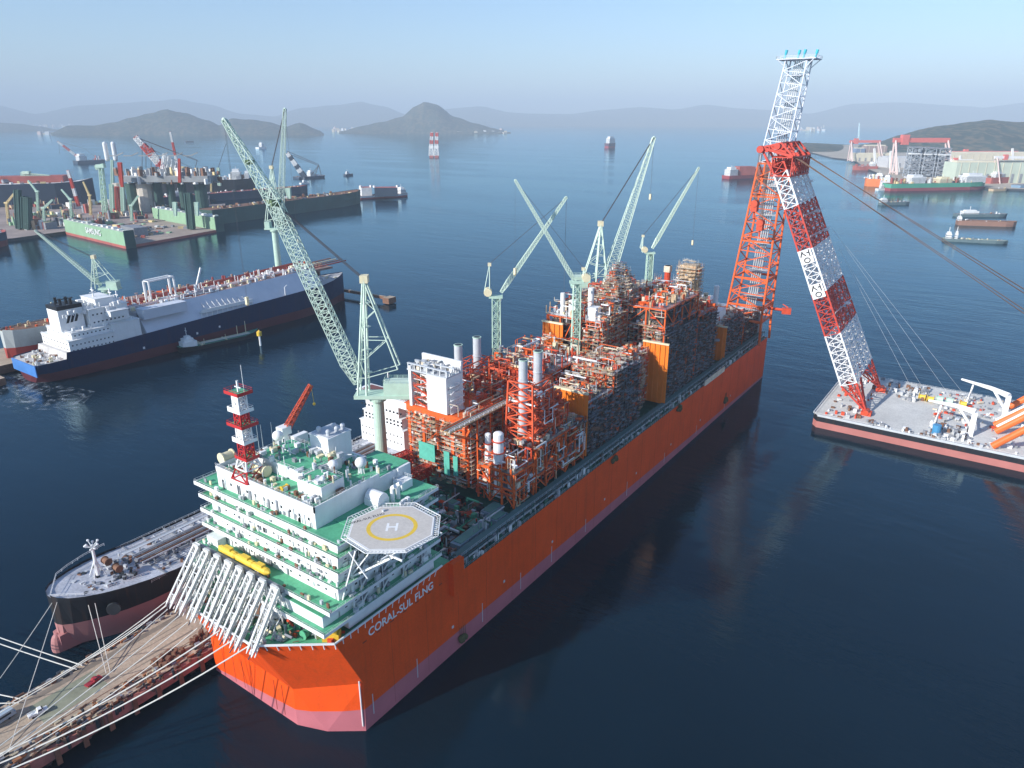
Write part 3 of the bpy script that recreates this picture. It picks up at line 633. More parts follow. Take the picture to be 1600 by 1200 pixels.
def blast_wall(x0, x1, y, z0, z1, m, parent, facing=-1):
    f = MB(); f.box(x0, x1, y, y + .5, z0, z1); n = int((x1 - x0) / 1.5)
    for k in range(n):
        x = x0 + (x1 - x0) * (k + .5) / n
        if k % 2 == 0: f.box(x - .45, x + .45, y - .55, y - .02, z0 + .3, z1 - .4)
    f.box(x0 - .15, x1 + .15, y - .7, y + .6, z1, z1 + .9, 1)
    return f.build("blast_wall", [m, cream], parent)
def module(name, x0, x1, y0, y1, zs, nx=3, ny=3, np_=120, nk=40, scaf=None, seedn=1, core=True, ptop=None, label=None, top=6, colm=2, kitpal=(2, 1, 2, 3, 4, 4, 7, 8, 3, 5)):
    rr = random.Random(seedn); f = MB(); frame(f, x0, x1, y0, y1, zs, nx, ny, colm)
    if core: f.box(x0 + 2, x1 - 2, y0 + 2, y1 - 2, zs[0], zs[-1] - 1.5, 9)  # dark fill box: shade painted into the module's inner gaps
    else: f.box(x0 + 4, x1 - 4, y0 + 4, y1 - 3, zs[0], zs[-2], 9)  # smaller dark fill box, also painted shade
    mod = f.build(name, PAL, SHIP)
    xe = x1 - 3 if (x1 > -12 and scaf and seedn not in (3, 4)) else x1 + .6; g = MB(); pipes(g, x0 - .6, xe, y0 - .6, y1 + .6, zs[0] + .5, zs[-1] + (top if ptop is None else ptop), int(np_ * 1.25), rr=rr)
    vol = (x1-x0)
    for z in zs[1:]: pipes(g, x0, x1, y0 - 1, y0 + 2, z - 4, z, int(vol * .8), (.1, .3), rr=rr); pipes(g, x1 - 2, x1 + 1, y0, y1, z - 4, z, int((y1 - y0) * .6), (.1, .3), rr=rr, pal=(9, 9, 6, 7, 3) if xe < x1 else (2, 3, 4, 8, 1))  # starboard pipes darkened, their shade put into the colours
    tag(g.build("pipework", PAL, mod), kind="stuff")
    e = MB()
    for z in zs[1:-1]: kit(e, x0, x1, y0, y0 + 3, z + .2, int(vol * .5), 3.2, rr=rr); kit(e, x1 - 3, x1, y0, y1, z + .2, int((y1 - y0) * .4), 3.0, rr=rr, pal=(9, 9, 6, 7) if xe < x1 else (2, 3, 4, 8, 1))  # starboard kit likewise carries painted shade
    kit(e, x0, x1 - 1, y0, y1 - 1, zs[-1] + .15, nk, top * .75, kitpal, rr=rr); e.rail([(x0, y0, zs[-1]), (x1, y0, zs[-1]), (x1, y1, zs[-1]), (x0, y1, zs[-1])], 1.2, 2.6, .1, rr.choice([2, 0, 4]), True)
    tag(e.build("process_equipment", PAL, mod), kind="stuff")
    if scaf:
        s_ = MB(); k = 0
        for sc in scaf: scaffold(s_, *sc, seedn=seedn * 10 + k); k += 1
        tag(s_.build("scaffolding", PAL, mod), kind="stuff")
    return mod
# port forward module with the white stair tower
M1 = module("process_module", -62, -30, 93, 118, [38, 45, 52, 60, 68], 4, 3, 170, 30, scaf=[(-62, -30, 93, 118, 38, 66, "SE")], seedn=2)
f = MB(); f.box(-60, -58.6, 91.4, 101, 69, 87); f.box(-49.5, -39, 91, 101, 69.5, 85.2); f.box(-58.6, -49.5, 95.5, 101, 69, 87); f.box(-60.2, -38.8, 100.6, 101.6, 69, 90.2); f.box(-60.3, -38.7, 91, 101, 85.2, 85.8, 1); f.box(-60.3, -38.7, 91.2, 92.2, 88, 88.4, 1); f.box(-60.3, -38.7, 96, 96.8, 88, 88.4, 1)
for k in range(7): f.bar((-60 + k * 3.5, 91.5, 85.6), (-60 + k * 3.5, 91.5, 88.3), .3, 0); f.bar((-39, 92 + k * 1.4, 85.6), (-39, 92 + k * 1.4, 88.3), .3, 0)
f.box(-39, -38.9, 92, 100.5, 80, 80.6, 1); f.box(-46, -45.9, 90.9, 91, 70, 85, 1)
st = f.build("white_stair_tower", [white, greyp], SHIP)
g = MB()
for k in range(5):
    z = 69.5 + k * 2.9; g.box(-58.2, -49.8, 92.5, 95.4, z, z + .2, 1); a, b_ = ((-58, -50) if k % 2 else (-50, -58)); g.bar((a, 92.2, z), (b_, 92.2, z + 2.9), .45); g.rail([(-58.2, 92.4, z), (-49.8, 92.4, z)], 1.2, 2, .12, 0)
    for j in range(3): g.obox((-57 + j * 2.8 + rnd.random(), 93.6, z), 1.2, 1, rnd.uniform(.8, 2.2), 0, 2)
    g.box(-38.9, -37.6, 92.5, 101, z, z + .25, 1); g.bar((-37.8, 92.5 if k % 2 else 100, z), (-37.8, 100 if k % 2 else 92.5, z + 2.9), .3, 1); g.rail([(-37.7, 92, z), (-37.7, 101, z)], 1.2, 2.5, .1, 1)
tag(g.build("stair_flights", [redor, white, rust], st), kind="stuff")
g = MB(); kit(g, -59, -40, 92, 100, 85.8, 50, 3.2, (0, 1, 6, 8)); tag(g.build("roof_equipment", PAL, st), kind="stuff")
f = MB(); f.box(-62.5, -29.5, 91.6, 93, 66.4, 69.2); f.box(-64, -29, 92, 118.4, 69, 69.3)
for x in (-61, -53, -45, -37, -31): f.bar((x, 92.2, 52), (x, 92.2, 67), 1.3); f.bar((x, 92.2, 60), (x + 4, 92.2, 67), .8)
f.build("orange_girder", orange, M1)
for x, z, w, h in ((-55, 46, 9, 8), (-41, 42, 3, 11), (-36, 43, 2.4, 9)):
    f = MB(); f.box(x, x + w, 90.3, 90.7, z, z + h); f.build("green_sheeting", mat("teal green sheeting", (0.10, 0.42, 0.32), 0.8, 0.15, 0.4), M1)
# starboard forward module
M2 = module("process_module", -24, -6, 92, 106, [36, 44, 51], 3, 2, 90, 45, seedn=3, core=False, top=7)
for x, y, r_, z0, z1 in ((-15, 94, 2.1, 40, 66), (-21, 95, 1.3, 42, 64)):
    f = MB(); f.cyl((x, y, z0), (x, y, z1), r_, 16); f.sphere((x, y, z1), r_, 0, 16, 6, .5, 0)
    for z in range(z0 + 3, z1, 5): f.cyl((x, y, z), (x, y, z + .3), r_ + .7, 12, 1)
    f.build("process_column", [white, redor], M2)
M2b = module("process_module", -24, -6, 108, 148, [36, 44, 56], 3, 5, 230, 150, scaf=[(-24, -6, 139, 147, 56, 57.5, "ET")], seedn=4, core=False, top=3.4, ptop=1.5, kitpal=(0, 1, 0, 3, 4, 5, 8, 2, 6))
f = MB(); f.truss((-15, 117, 56), (-15, 117, 83), 14, 17, 12, 15, 5, (1, 0, 0), .7, .45, x=True); pipes(f, -21, -9, 112, 126, 57, 80, 90, (.15, .5), (0,)); pipes(f, -22, -9, 126, 137, 57, 74, 55, (.15, .5), (0,)); f.box(-22, -8, 112, 126, 62, 62.3); f.box(-22, -8, 112, 126, 70, 70.3); f.box(-21, -9, 127, 140, 66, 66.3)
tw = f.build("orange_tower_frame", mat("bright orange red frame", (0.66, 0.10, 0.035), 0.6, 0.2, 0.3), M2b)
f = MB(); pipes(f, -22, -8, 111, 128, 57, 80, 60, (.15, .45), (0, 1, 8)); pipes(f, -22, -9, 126, 138, 57, 68, 70, (.15, .45)); f.build("pipework", PAL, M2b)
for x, y, zb, zt in ((-15, 111.5, 60, 92.4), (-15, 122.5, 60, 93.2), (-60, 125, 60, 87.5), (-60, 139, 60, 87.8)):
    f = MB(); f.cyl((x, y, zb), (x, y, zt), 1.9, 18); f.cyl((x, y, zt), (x, y, zt + .35), 2.1, 18, 1); f.cyl((x, y, zt - 9), (x, y, zt - 8.7), 2.15, 18)
    f.cyl((x, y, zt + .35), (x, y, zt + .4), 1.6, 18, 2)
    f.build("turbine_stack", [greyp, mint, dark], SHIP)
blast_wall(-24, -5.2, 149.4, 37, 67.5, amber, M2b); blast_wall(-62, -42, 150, 37, 73, redor, SHIP)
# port second module
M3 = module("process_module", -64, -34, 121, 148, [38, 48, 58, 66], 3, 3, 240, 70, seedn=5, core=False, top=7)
f = MB(); pipes(f, -64, -40, 120, 146, 60, 78, 120, (.15, .5), (0,)); f.truss((-60, 132, 58), (-60, 132, 78), 8, 26, 8, 22, 3, (1, 0, 0), .6, .4, x=True); f.build("orange_tower_frame", MATS["bright orange red frame"], M3)
# pipe bridge between port and starboard rows
f = MB(); f.box(-31, -26, 77, 124, 69.2, 69.8, 0); 
for k in range(5): f.cyl((-30.6 + k, 77, 70.0), (-30.6 + k, 124, 70.0), .2, 6, (0, 3, 2, 0, 1)[k], caps=True)
f.rail([(-31, 77, 69.8), (-31, 124, 69.8)], 1.2, 3, .1, 3); f.rail([(-26, 77, 69.8), (-26, 124, 69.8)], 1.2, 3, .16, 1)
for y in range(95, 124, 9): f.bar((-26.5, y, 38), (-26.5, y, 69), .5, 3)
f.bar((-30.5, 78, 69), (-30.5, 93, 60), .5, 3); f.bar((-26.5, 78, 69), (-26.5, 95, 60), .5, 3)
f.build("pipe_bridge", [tan, white, galv, orange], SHIP)
# middle: third port module, lower clutter and scaffold stacks
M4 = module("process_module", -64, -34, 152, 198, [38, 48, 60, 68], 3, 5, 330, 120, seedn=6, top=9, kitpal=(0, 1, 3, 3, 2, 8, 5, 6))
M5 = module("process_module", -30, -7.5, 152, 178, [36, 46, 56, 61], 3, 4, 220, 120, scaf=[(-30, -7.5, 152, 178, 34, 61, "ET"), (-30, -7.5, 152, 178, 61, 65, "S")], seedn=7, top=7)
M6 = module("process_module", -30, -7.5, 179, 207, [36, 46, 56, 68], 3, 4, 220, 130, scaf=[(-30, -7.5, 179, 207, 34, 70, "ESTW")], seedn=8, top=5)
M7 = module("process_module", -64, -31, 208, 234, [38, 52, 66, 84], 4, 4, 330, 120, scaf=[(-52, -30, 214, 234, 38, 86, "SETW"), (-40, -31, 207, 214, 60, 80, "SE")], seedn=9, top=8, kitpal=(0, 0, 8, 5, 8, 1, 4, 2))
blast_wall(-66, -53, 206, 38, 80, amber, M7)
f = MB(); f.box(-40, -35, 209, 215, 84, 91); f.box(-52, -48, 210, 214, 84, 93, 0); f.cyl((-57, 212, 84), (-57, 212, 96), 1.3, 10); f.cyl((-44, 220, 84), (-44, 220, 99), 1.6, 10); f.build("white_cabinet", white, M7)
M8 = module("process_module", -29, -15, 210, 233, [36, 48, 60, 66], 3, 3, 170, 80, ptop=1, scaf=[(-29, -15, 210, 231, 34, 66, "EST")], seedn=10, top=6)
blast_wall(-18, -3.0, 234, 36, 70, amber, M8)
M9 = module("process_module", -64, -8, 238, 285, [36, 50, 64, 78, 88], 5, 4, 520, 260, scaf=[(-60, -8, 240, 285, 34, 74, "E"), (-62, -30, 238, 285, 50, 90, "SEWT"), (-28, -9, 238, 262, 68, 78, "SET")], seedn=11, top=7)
f = MB(); s2 = MB()                                            # domed scaffold tower
for k in range(6): scaffold(f, -50 + k * 1.4, -32 - k * 1.4, 240 + k, 254 - k, 90 + 3.2 * k, 92.6 + 3.2 * k, "SETWN", 1.6, 100 + k, gap=.05)
f.build("domed_scaffold", PAL, M9)
M10 = module("process_module", -64, -8, 288, 319, [36, 50, 62, 74], 5, 4, 380, 240, scaf=[(-60, -8, 288, 319, 34, 72, "E"), (-58, -16, 288, 319, 60, 80, "SEWT")], seedn=12, top=7)
f = MB(); scaffold(f, -30, -19, 307, 316, 76, 100, "SETWN", 2.2, 77, gap=.04, pal=(8, 8, 4, 4)); f.box(-29.4, -19.6, 307.6, 315.4, 76, 99.6, 4); f.build("square_scaffold_tower", PAL, M10)
f = MB(); f.cyl((-42, 318, 76), (-42, 318, 96), 2.0, 12, 3); scaffold(f, -47, -38, 313, 321, 76, 88, "SEW", 2.2, 78, pal=(3, 2, 8)); f.box(-44, -40, 316, 320, 92, 96, 8); f.build("scaffolded_column", PAL, M10)
blast_wall(-20, -4.5, 333, 34, 57, amber, M10)
M10b = module("process_module", -62, -20, 321, 332, [36, 48, 58, 66], 4, 1, 120, 60, scaf=[(-60, -20, 321, 331, 34, 66, "ET")], seedn=22, top=4)
M11 = module("process_module", -62, -8, 336, 372, [36, 46, 58], 5, 3, 200, 150, scaf=[(-60, -8, 336, 372, 34, 59, "EST")], seedn=13, top=5)
f = MB(); f.box(-33, -17, 330, 345, 58, 74); f.box(-17, -12, 332, 350, 56, 66); f.cyl((-15, 336, 66), (-15, 336, 83), 1.6, 14); 
for k in range(3): f.cyl((-31 + 5 * k, 334, 74), (-31 + 5 * k, 334, 78), 1.5, 12, 1)
f.build("white_substation", [white, cream], SHIP)
M12 = module("process_module", -58, -7.5, 378, 410, [34, 42, 50], 4, 3, 120, 90, scaf=[(-58, -7.5, 378, 410, 33, 51, "ESTN")], seedn=14, top=4)
f = MB(); f.box(-40, -4, 408, 414, 32, 52); f.box(-41, -2, 407.5, 416, 52, 52.6); 
for x in range(-38, -4, 4): f.box(x, x + .3, 407.8, 408, 33, 51)
f.build("stern_bulkhead", greyp, SHIP)
# ---------------- starboard side walkway, pipes, stores and rails
f = MB()
for x, z, r_, m_ in ((-2.2, 33.6, .35, 0), (-3.1, 33.9, .28, 1), (-3.9, 33.4, .3, 2), (-4.8, 34.6, .4, 0), (-1.5, 36.6, .2, 1), (-5.4, 35.6, .25, 3)): f.cyl((x, 50, z), (x, 412, z), r_, 6, m_)
for y in range(50, 412, 6):
    f.bar((-1.2, y, 31.6), (-1.2, y, 37.4), .25, 1); f.bar((-5.2, y, 31.6), (-5.2, y, 37.4), .25, 1); f.box(-5.3, -1.1, y, y + .25, 36.2, 36.5, 1)
f.box(-5.0, -1.4, 52, 412, 36.5, 36.6, 3); f.build("side_pipe_rack", [galv, mat("teal grey steel", (0.10, 0.17, 0.17), 0.6), rust, mat("teal walkway", (0.08, 0.16, 0.15), .7)], SHIP)
f = MB(); f.rail([(-.15, 47, 31.8), (-.15, 414, 31.8)], 1.4, 2.6, .08); f.rail([(-1.2, 52, 36.6), (-1.2, 412, 36.6)], 1.2, 3, .07); f.build("walkway_railing", greyp, SHIP)
f = MB()
for _ in range(420):
    y = rnd.uniform(50, 410); x = rnd.uniform(-7, -.8); f.obox((x, y, 31.7), rnd.uniform(.3, 1.2), rnd.uniform(.4, 2.5), rnd.uniform(.4, 3.2), 0, rnd.randrange(5))
tag(f.build("side_deck_stores", [galv, midgrey, dkgreen, white, rust], SHIP), kind="stuff")
f = MB(); f.obox((1.6, 300, 33), .6, 34, 3.4, 0, 0); f.build("tarpaulin_screen", tan2, SHIP); f = MB()
# ---------------- open deck between house and modules
for (x, y, dx, dy, dz, c, rot) in ((-9, 67, 4.5, 19, 4.5, 0, .02), (-14, 88, 5, 9, 4, 0, 0), (-9, 84, 6, 8, 4.2, 0, 0), (-14, 78, 8, 6, 1.2, 1, 0), (-22, 58, 5, 8, 3.5, 0, .3), (-34, 84, 10, 4, 3, 0, 0), (-45, 70, 12, 8, 5, 2, 0)):
    f = MB(); f.obox((x, y, 31.7), dx, dy, dz, rot, c); n = int(dy / 1.2)
    for k in range(n): f.obox((x + dx / 2 * math.cos(rot), y - dy / 2 + (k + .5) * dy / n, 31.9), .14, .3, dz - .4, rot, c)
    f.obox((x, y, 31.7 + dz), dx * .8, dy * .85, .25, rot, 3); f.build("deck_container", [mat("blue grey container", (0.22, 0.28, 0.32), .6), rust, midgrey, mat("container roof green", (0.12, 0.25, 0.2), .7)], SHIP)
f = MB(); kit(f, -62, -8, 50, 90, 31.7, 330, 3.4, (0, 1, 2, 3, 4, 5, 6, 7), smax=3); pipes(f, -62, -6, 48, 90, 32, 39, 130, (.15, .5), (1, 2, 3, 4, 6, 7))
tag(f.build("aft_deck_clutter", [white, galv, dkgreen, rust, midgrey, redor, green, dark], SHIP), kind="stuff")
f = MB()
for x0, y0, x1, y1, z in ((-64, 60, -60, 90, 46), (-52, 62, -50, 90, 42), (-60, 74, -46, 75, 42)): f.truss((x0, y0, z), (x1, y1, z), 4, 4, 4, 4, 10, (1, 0, 0) if abs(y1 - y0) > abs(x1 - x0) else (0, 1, 0), .5, .3, x=True); f.bar((x0, y0, z), (x0, y0, 32), .8); f.bar((x1, y1, z), (x1, y1, 32), .8)
f.build("red_pipe_rack", mat("deep red rack paint", (0.42, 0.04, 0.025), .6, .2), SHIP)
f = MB(); pts = [(-48, 46, 36), (-40, 52, 36), (-34, 60, 36), (-30, 70, 36)]; f.line(pts, 2.4, 0, 14); f.line([(-56, 52, 35), (-46, 62, 35), (-38, 72, 35)], 1.8, 0, 12); f.build("black_duct", mat("black insulation", (0.03, 0.03, 0.032), .5, .3), SHIP)
# ---------------- flare tower at the stern
FB, FM, FT = Vector((-11, 398, 50)), Vector((-4.2, 396, 157)), Vector((3.4, 395, 220))
f = MB(); f.truss(FB, FM, 26, 24, 17, 16, 11, (1, 0, 0), 1.15, .6, 0, x=False)
for t, w in ((.0, 26), (.1, 25), (.28, 23), (.52, 21), (.8, 18.5), (1.0, 17)):
    p = FB.lerp(FM, t); 
    for a in (-1, 1): f.bar(p + Vector((-w/2, a*w*.46, 0)), p + Vector((w/2, a*w*.46, 0)), 1.1); f.bar(p + Vector((a*w/2, -w*.46, 0)), p + Vector((a*w/2, w*.46, 0)), 1.1)
for a in (-1, 1):
    for c in (-1, 1): f.bar(FB + Vector((a * 13, c * 12, 0)), (FB.x + a * 13.6, 398 + c * 12, 33), 1.4)
fl = f.build("flare_tower", orange, SHIP)
g = MB()
for k in range(5): o_ = Vector((-3 + k * 1.5, 2, 0)); g.cyl(FB + o_, FM + o_, .45, 8); g.cyl(FM + o_, FT + o_ * .8, .4, 8)
for t in (.15, .32, .5, .68, .86): p = FB.lerp(FM, t); g.box(p.x - 8, p.x + 8, p.y - 3, p.y + 5, p.z, p.z + .3); g.rail([(p.x - 8, p.y - 3, p.z), (p.x + 8, p.y - 3, p.z)], 1.4, 3, .15)
g.build("flare_pipe", galv, fl)
g = MB(); pale = mat("pale galvanised truss", (0.62, 0.65, 0.70), .5, .1); g.truss(FM, FT, 16.5, 15, 13, 12, 9, (1, 0, 0), .75, .42, x=False)
for t in (.3, .6, .85): p = FM.lerp(FT, t); g.box(p.x - 5, p.x + 5, p.y - 5, p.y + 5, p.z, p.z + .3)
for a in (-1, 1):
    for c in (-1, 1): g.bar(FT + Vector((a * 6, c * 6, -5)), FT + Vector((a * 11, c * 8, 0)), .5)
g.build("upper_truss", pale, fl)
g = MB(); g.box(FT.x - 12, FT.x + 12, FT.y - 8, FT.y + 8, FT.z, FT.z + .6); g.rail([(FT.x - 12, FT.y - 8, FT.z + .6), (FT.x + 12, FT.y - 8, FT.z + .6), (FT.x + 12, FT.y + 8, FT.z + .6), (FT.x - 12, FT.y + 8, FT.z + .6)], 1.5, 2.5, .15, 0, True); g.build("flare_platform", pale, fl)
for x, y in ((-8, -4), (-1, 0), (3, -2), (9, 3)):
    g = MB(); p = FT + Vector((x, y, .6)); g.cyl(p, p + Vector((.5, 0, 3)), .6, 10); g.cyl(p + Vector((.5, 0, 3)), p + Vector((.9, 0, 5.2)), .9, 10); g.build("flare_tip", mat("cyan protective wrap", (0.05, 0.42, 0.50), .6), fl)
g = MB(); g.cyl((2, 398, 58), (16, 399, 58), 1.0, 8); g.obox((15, 399, 55.5), 6, 4, 4, .3); g.bar((16, 399, 60), (12, 399, 62), .6); g.build("side_davit", redor, fl)
# ------------------------------------------------------------------ pier and what stands on it
f = MB(); f.box(-96.5, -68, -420, 430, 2.2, 8.0, 1, 0)
for y in range(-400, 430, 12):
    for x in (-94, -86, -78, -70): f.cyl((x, y, -10), (x, y, 2.3), .9, 8, 1)
tag(f.build("pier", [concrete, mat("dark pier side", (0.10, 0.07, 0.06), .9, .3, .3)]), kind="structure")
f = MB(); f.box(-93, -90.5, -420, 420, 8.0, 8.02, 0); f.box(-75.4, -75.1, -420, 420, 8.0, 8.05, 1); f.box(-71.6, -71.3, -420, 420, 8.0, 8.05, 1)
f.box(-89, -78, -60, -40, 8.0, 8.012, 2); [f.box(x_, x_ + w_, -190, -8, 8.0, 8.006, 0) for x_, w_ in ((-87.5, .5), (-85.2, .4), (-80.6, .9), (-78.2, .4))]; tag(f.build("pavement", [mat("tarmac strip", (0.22, 0.18, 0.14), .9, .2, .3), rust, mat("greenish worn paving", (0.26, 0.27, 0.19), .9, .25, .15)]), kind="structure")
f = MB(); rr = random.Random(3)
for k in range(620):
    y = rr.uniform(-110, 0) if k < 430 else rr.uniform(0, 400); x = rr.choice([rr.gauss(-69, .8), rr.gauss(-72.5, 1.2), rr.gauss(-95.3, .7)]); c = rr.randrange(5)
    if -69.5 < x < -67: f.cyl((x + 1.5, y, rr.uniform(4, 7.6)), (x + 1.5, y, 8.4), rr.uniform(.3, .8), 6, rr.choice([0, 3]))
    if rr.random() < .5: f.obox((x, y, 8), rr.uniform(.3, 1.3), rr.uniform(.4, 2.2), rr.uniform(.2, 1.3), 0, c)
    else: f.cyl((x, y, 8.3), (x + rr.uniform(-.5, .5), y + rr.uniform(1, 4), 8.3), rr.uniform(.12, .4), 6, c)
o = f.build("pier_edge_clutter", [mat("brown pier gear", (.17, .09, .06), .9), mat("faded orange", (.34, .14, .06), .8), mat("dull cream", (.42, .36, .25), .8), dark, midgrey]); tag(o, kind="stuff")
f = MB(); f.box(-68, -66.2, -420, 0, 3.5, 7.4); 
for y in range(-415, 0, 8): f.box(-66.3, -65.6, y, y + 1.5, 1, 7.6, 1)
solo("pier_fender_wall", f, [mat("dull pink fender paint", (.36, .14, .11), .8, .3, .3), rust], "long dull pink fender wall running along the pier side below the orange ship", "fender", (-67, -200, 0))
def vehicle(name, label, cat, x, y, rz, L, W, H, mcol, kind, group=None):
    t = thing(name, label, cat, (x, y, 8.02), group, rz)
    f = MB()
    if kind == 'van': f.box(-L/2, L/2, -W/2, W/2, .5, H); f.prism([(L/2, -W/2), (L/2 + .6, -W/2 + .1), (L/2 + .6, W/2 - .1), (L/2, W/2)], .5, H * .55)
    else:
        f.box(-L/2, L/2, -W/2, W/2, .5, 1.05); f.prism([(-L*.05, -W/2 + .05), (L*.28, -W/2 + .05), (L*.28, W/2 - .05), (-L*.05, W/2 - .05)], 1.05, H, poly1=[(0, -W/2 + .2), (L*.2, -W/2 + .2), (L*.2, W/2 - .2), (0, W/2 - .2)])
        if kind == 'truck': f.box(-L/2, -L*.08, -W/2, -W/2 + .1, 1.05, 1.45); f.box(-L/2, -L*.08, W/2 - .1, W/2, 1.05, 1.45)
    f.build("body", mcol, t, world=False)
    g = MB()
    if kind == 'van': g.box(L/2 - .02, L/2 + .05, -W*.4, W*.4, H*.58, H*.85); g.box(-L*.4, L*.4, -W/2 - .02, -W/2, H*.55, H*.8); g.box(-L*.4, L*.4, W/2, W/2 + .02, H*.55, H*.8)
    else: g.box(L*.02, L*.2, -W/2 + .1, -W/2 + .16, 1.15, H - .12); g.box(L*.02, L*.2, W/2 - .16, W/2 - .1, 1.15, H - .12); g.box(L*.24, L*.27, -W*.35, W*.35, 1.12, H - .2)
    g.build("window", glass, t, world=False)
    for sx in (-.3, .3):
        for sy in (-1, 1):
            w = MB(); w.cyl((L * sx, sy * (W/2 - .25), .35), (L * sx, sy * W/2, .35), .36, 12); w.build("wheel", rubber, t, world=False)
    return t
vehicle("pickup_truck", "dark red pickup truck parked on the pier beside the orange ship's bow", "pickup", -82.8, -42.5, R(100), 5.2, 2.0, 1.8, mat("dark red car paint", (.35, .03, .04), .35), 'car')
vehicle("flatbed_truck", "small white flatbed truck on the pier behind the red pickup", "truck", -83.4, -59.4, R(82), 5.4, 2.0, 2.1, white, 'truck')
vehicle("delivery_van", "blue grey boxy bus cut off by the left edge of the picture", "bus", -89.6, -68.0, R(95), 8.2, 2.4, 2.9, mat("blue grey van paint", (.35, .42, .47), .4), 'van')
f = MB()
for k in range(26):
    x, y = rnd.uniform(-76, -70), rnd.uniform(-27, -17); f.obox((x, y, 8), rnd.uniform(.6, 1.6), rnd.uniform(.6, 2), rnd.uniform(.6, 2.2), rnd.uniform(0, 1)); 
f.box(-76, -70, -27, -17, 8.02, 8.3); solo("rusty_mooring_gear", f, rust, "heap of rusty brown mooring hooks on the pier, nearer to the red pickup", "mooring gear", (-73, -22, 8))
f = MB()
for k in range(16):
    x, y = rnd.uniform(-75, -71), rnd.uniform(-13, -7); f.obox((x, y, 8), rnd.uniform(.6, 1.6), rnd.uniform(.6, 2), rnd.uniform(.6, 2.6), rnd.uniform(0, 1)); 
f.box(-75, -71, -13, -7, 8.02, 8.3); solo("rusty_mooring_gear", f, rust, "small rusty gear stack against the orange ship's bow corner on the pier", "mooring gear", (-73, -10, 8))
# bollards
for k in range(14):
    g = MB(); y = -96 + k * 9.5; x = -70.4 if k % 2 else -94.4; g.cyl((x, y, 8), (x, y, 8.9), .4, 10, r2=.32); g.cyl((x, y, 8.9), (x, y, 9.15), .6, 10)
    solo("bollard", g, rust, "rusty bollard on the %s edge of the pier, %s one counted from the near end" % ("right" if k % 2 else "left", ORD[k // 2]), "bollard", (x, y, 8), "bollards along the edges of the pier")
# mooring ropes -------------------------------------------------------
def rope(p, q, r, label, group=None, sag=.03, m=rope_m, nm="mooring_rope", cat="rope"):
    p = Vector(p); q = Vector(q); L = (q - p).length; pts = []
    for k in range(13): t = k / 12; c = p.lerp(q, t); c.z -= 4 * sag * L * t * (1 - t); pts.append(c)
    f = MB(); f.line(pts, r, 0, 5); o = f.build(nm, m)
    for v in o.data.vertices: v.co -= p
    o.location = p; return tag(o, label, cat, group)
gl, gg = "pale mooring rope from the white frames on the bow down to the pier", "mooring ropes from the white bow frames to the pier"
for (a, b_) in (((-58, -26, 38), (-71, -118, 9)), ((-52, -26, 38), (-72, -100, 9)), ((-47, -26, 38), (-74, -84, 9)), ((-42, -26, 38), (-70.5, -70, 9)), ((-60, -25, 38), (-94, -90, 9)), ((-61, -24, 39), (-94.5, -62, 9)), ((-60, -23, 39), (-94.5, -40, 9))): _n = scene.get("n", 0); scene["n"] = _n + 1; rope(a, b_, .16, "pale rope from the white bow frames to the pier's %s edge, %s from the bow" % (("right", ORD[3 - _n]) if _n < 4 else ("left", ORD[6 - _n])), gg)
gl, gg = "long pale mooring rope sweeping from the orange bow out past the lower left corner", "long bow ropes of the orange ship"
for i_, (a, b_) in enumerate((((-20, -23.5, 40), tuple(G(-60, 1232, 9))), ((-26, -24, 40), tuple(G(-60, 1217, 9))), ((-33, -24, 40), tuple(G(-50, 1200, 9))))): rope(a, b_, .24, "long pale rope from the orange bow past the lower left corner, %s of three" % ("lowest", "middle", "topmost")[i_], gg, .035)
for (a, z, b_, lab) in (((88, 932), 22, (0, 1060), "thin rope from the dark tanker's stem running off to the left, upper one"), ((92, 932), 22, (-30, 1300), "thin rope from the dark tanker's stem dropping steeply to the lower left")): rope(G(*a, z), G(*b_, 3), .12, lab, None, .01)
rope(G(86, 930, 22), G(102, 1010, 1), .13, "anchor line hanging from the dark tanker's stem beside its bulb", None, 0)
gl, gg = "mooring rope from the dark tanker's bow to the pier edge, one of a pair", "paired bow ropes of the dark tanker"
for i_, (a, b_) in enumerate((((136, 938), (166, 1052)), ((147, 936), (172, 1050)))): rope(G(*a, 19), G(*b_, 8.5), .13, "%s of the paired ropes from the dark tanker's bow to the pier" % ("left", "right")[i_], gg, 0)
gl, gg = "thick pale rope from the pier edge out of the picture at left", "thick ropes from the pier to the left"
for i_, (a, b_) in enumerate((((120, 1046), (-60, 985)), ((130, 1040), (-60, 975)), ((32, 1092), (-60, 1072)), ((30, 1098), (-60, 1100)))): rope(G(*a, 8.5), G(*b_, 8), .2, "thick pale rope from the pier's left edge to the left, %s from the top" % ORD[(1, 0, 2, 3)[i_]], gg, .005)
# ------------------------------------------------------------------ ships built from sections
def loft(f, st, zb=-7, m=0, deckm=1, bul=0.0):
    """st: (y, half width at waterline, half width at deck, deck z); x across"""
    n = len(st); rows = []
    for (y, w0, w1, zd) in st:
        rows.append([(0, y, zb), (-w0 * .8, y, zb), (-w0, y, 0), (-(w0 * .4 + w1 * .6), y, zd * .5), (-w1, y, zd), (w1, y, zd), ((w0 * .4 + w1 * .6), y, zd * .5), (w0, y, 0), (w0 * .8, y, zb)])
    for a, b_ in zip(rows, rows[1:]):
        for k in range(9):
            j = (k + 1) % 9
            if k == 4: continue
            f.face([a[k], a[j], b_[j], b_[k]], m)
        f.face([a[4], a[5], b_[5], b_[4]], deckm)
    for r_, rev in ((rows[0], False), (rows[-1], True)): f.face(r_[::-1] if rev else r_, m)
    if bul:
        for s_ in (4, 5):
            for a, b_ in zip(rows, rows[1:]): p, q = Vector(a[s_]), Vector(b_[s_]); z = Vector((0, 0, bul)); f.face([p, q, q + z, p + z], m)
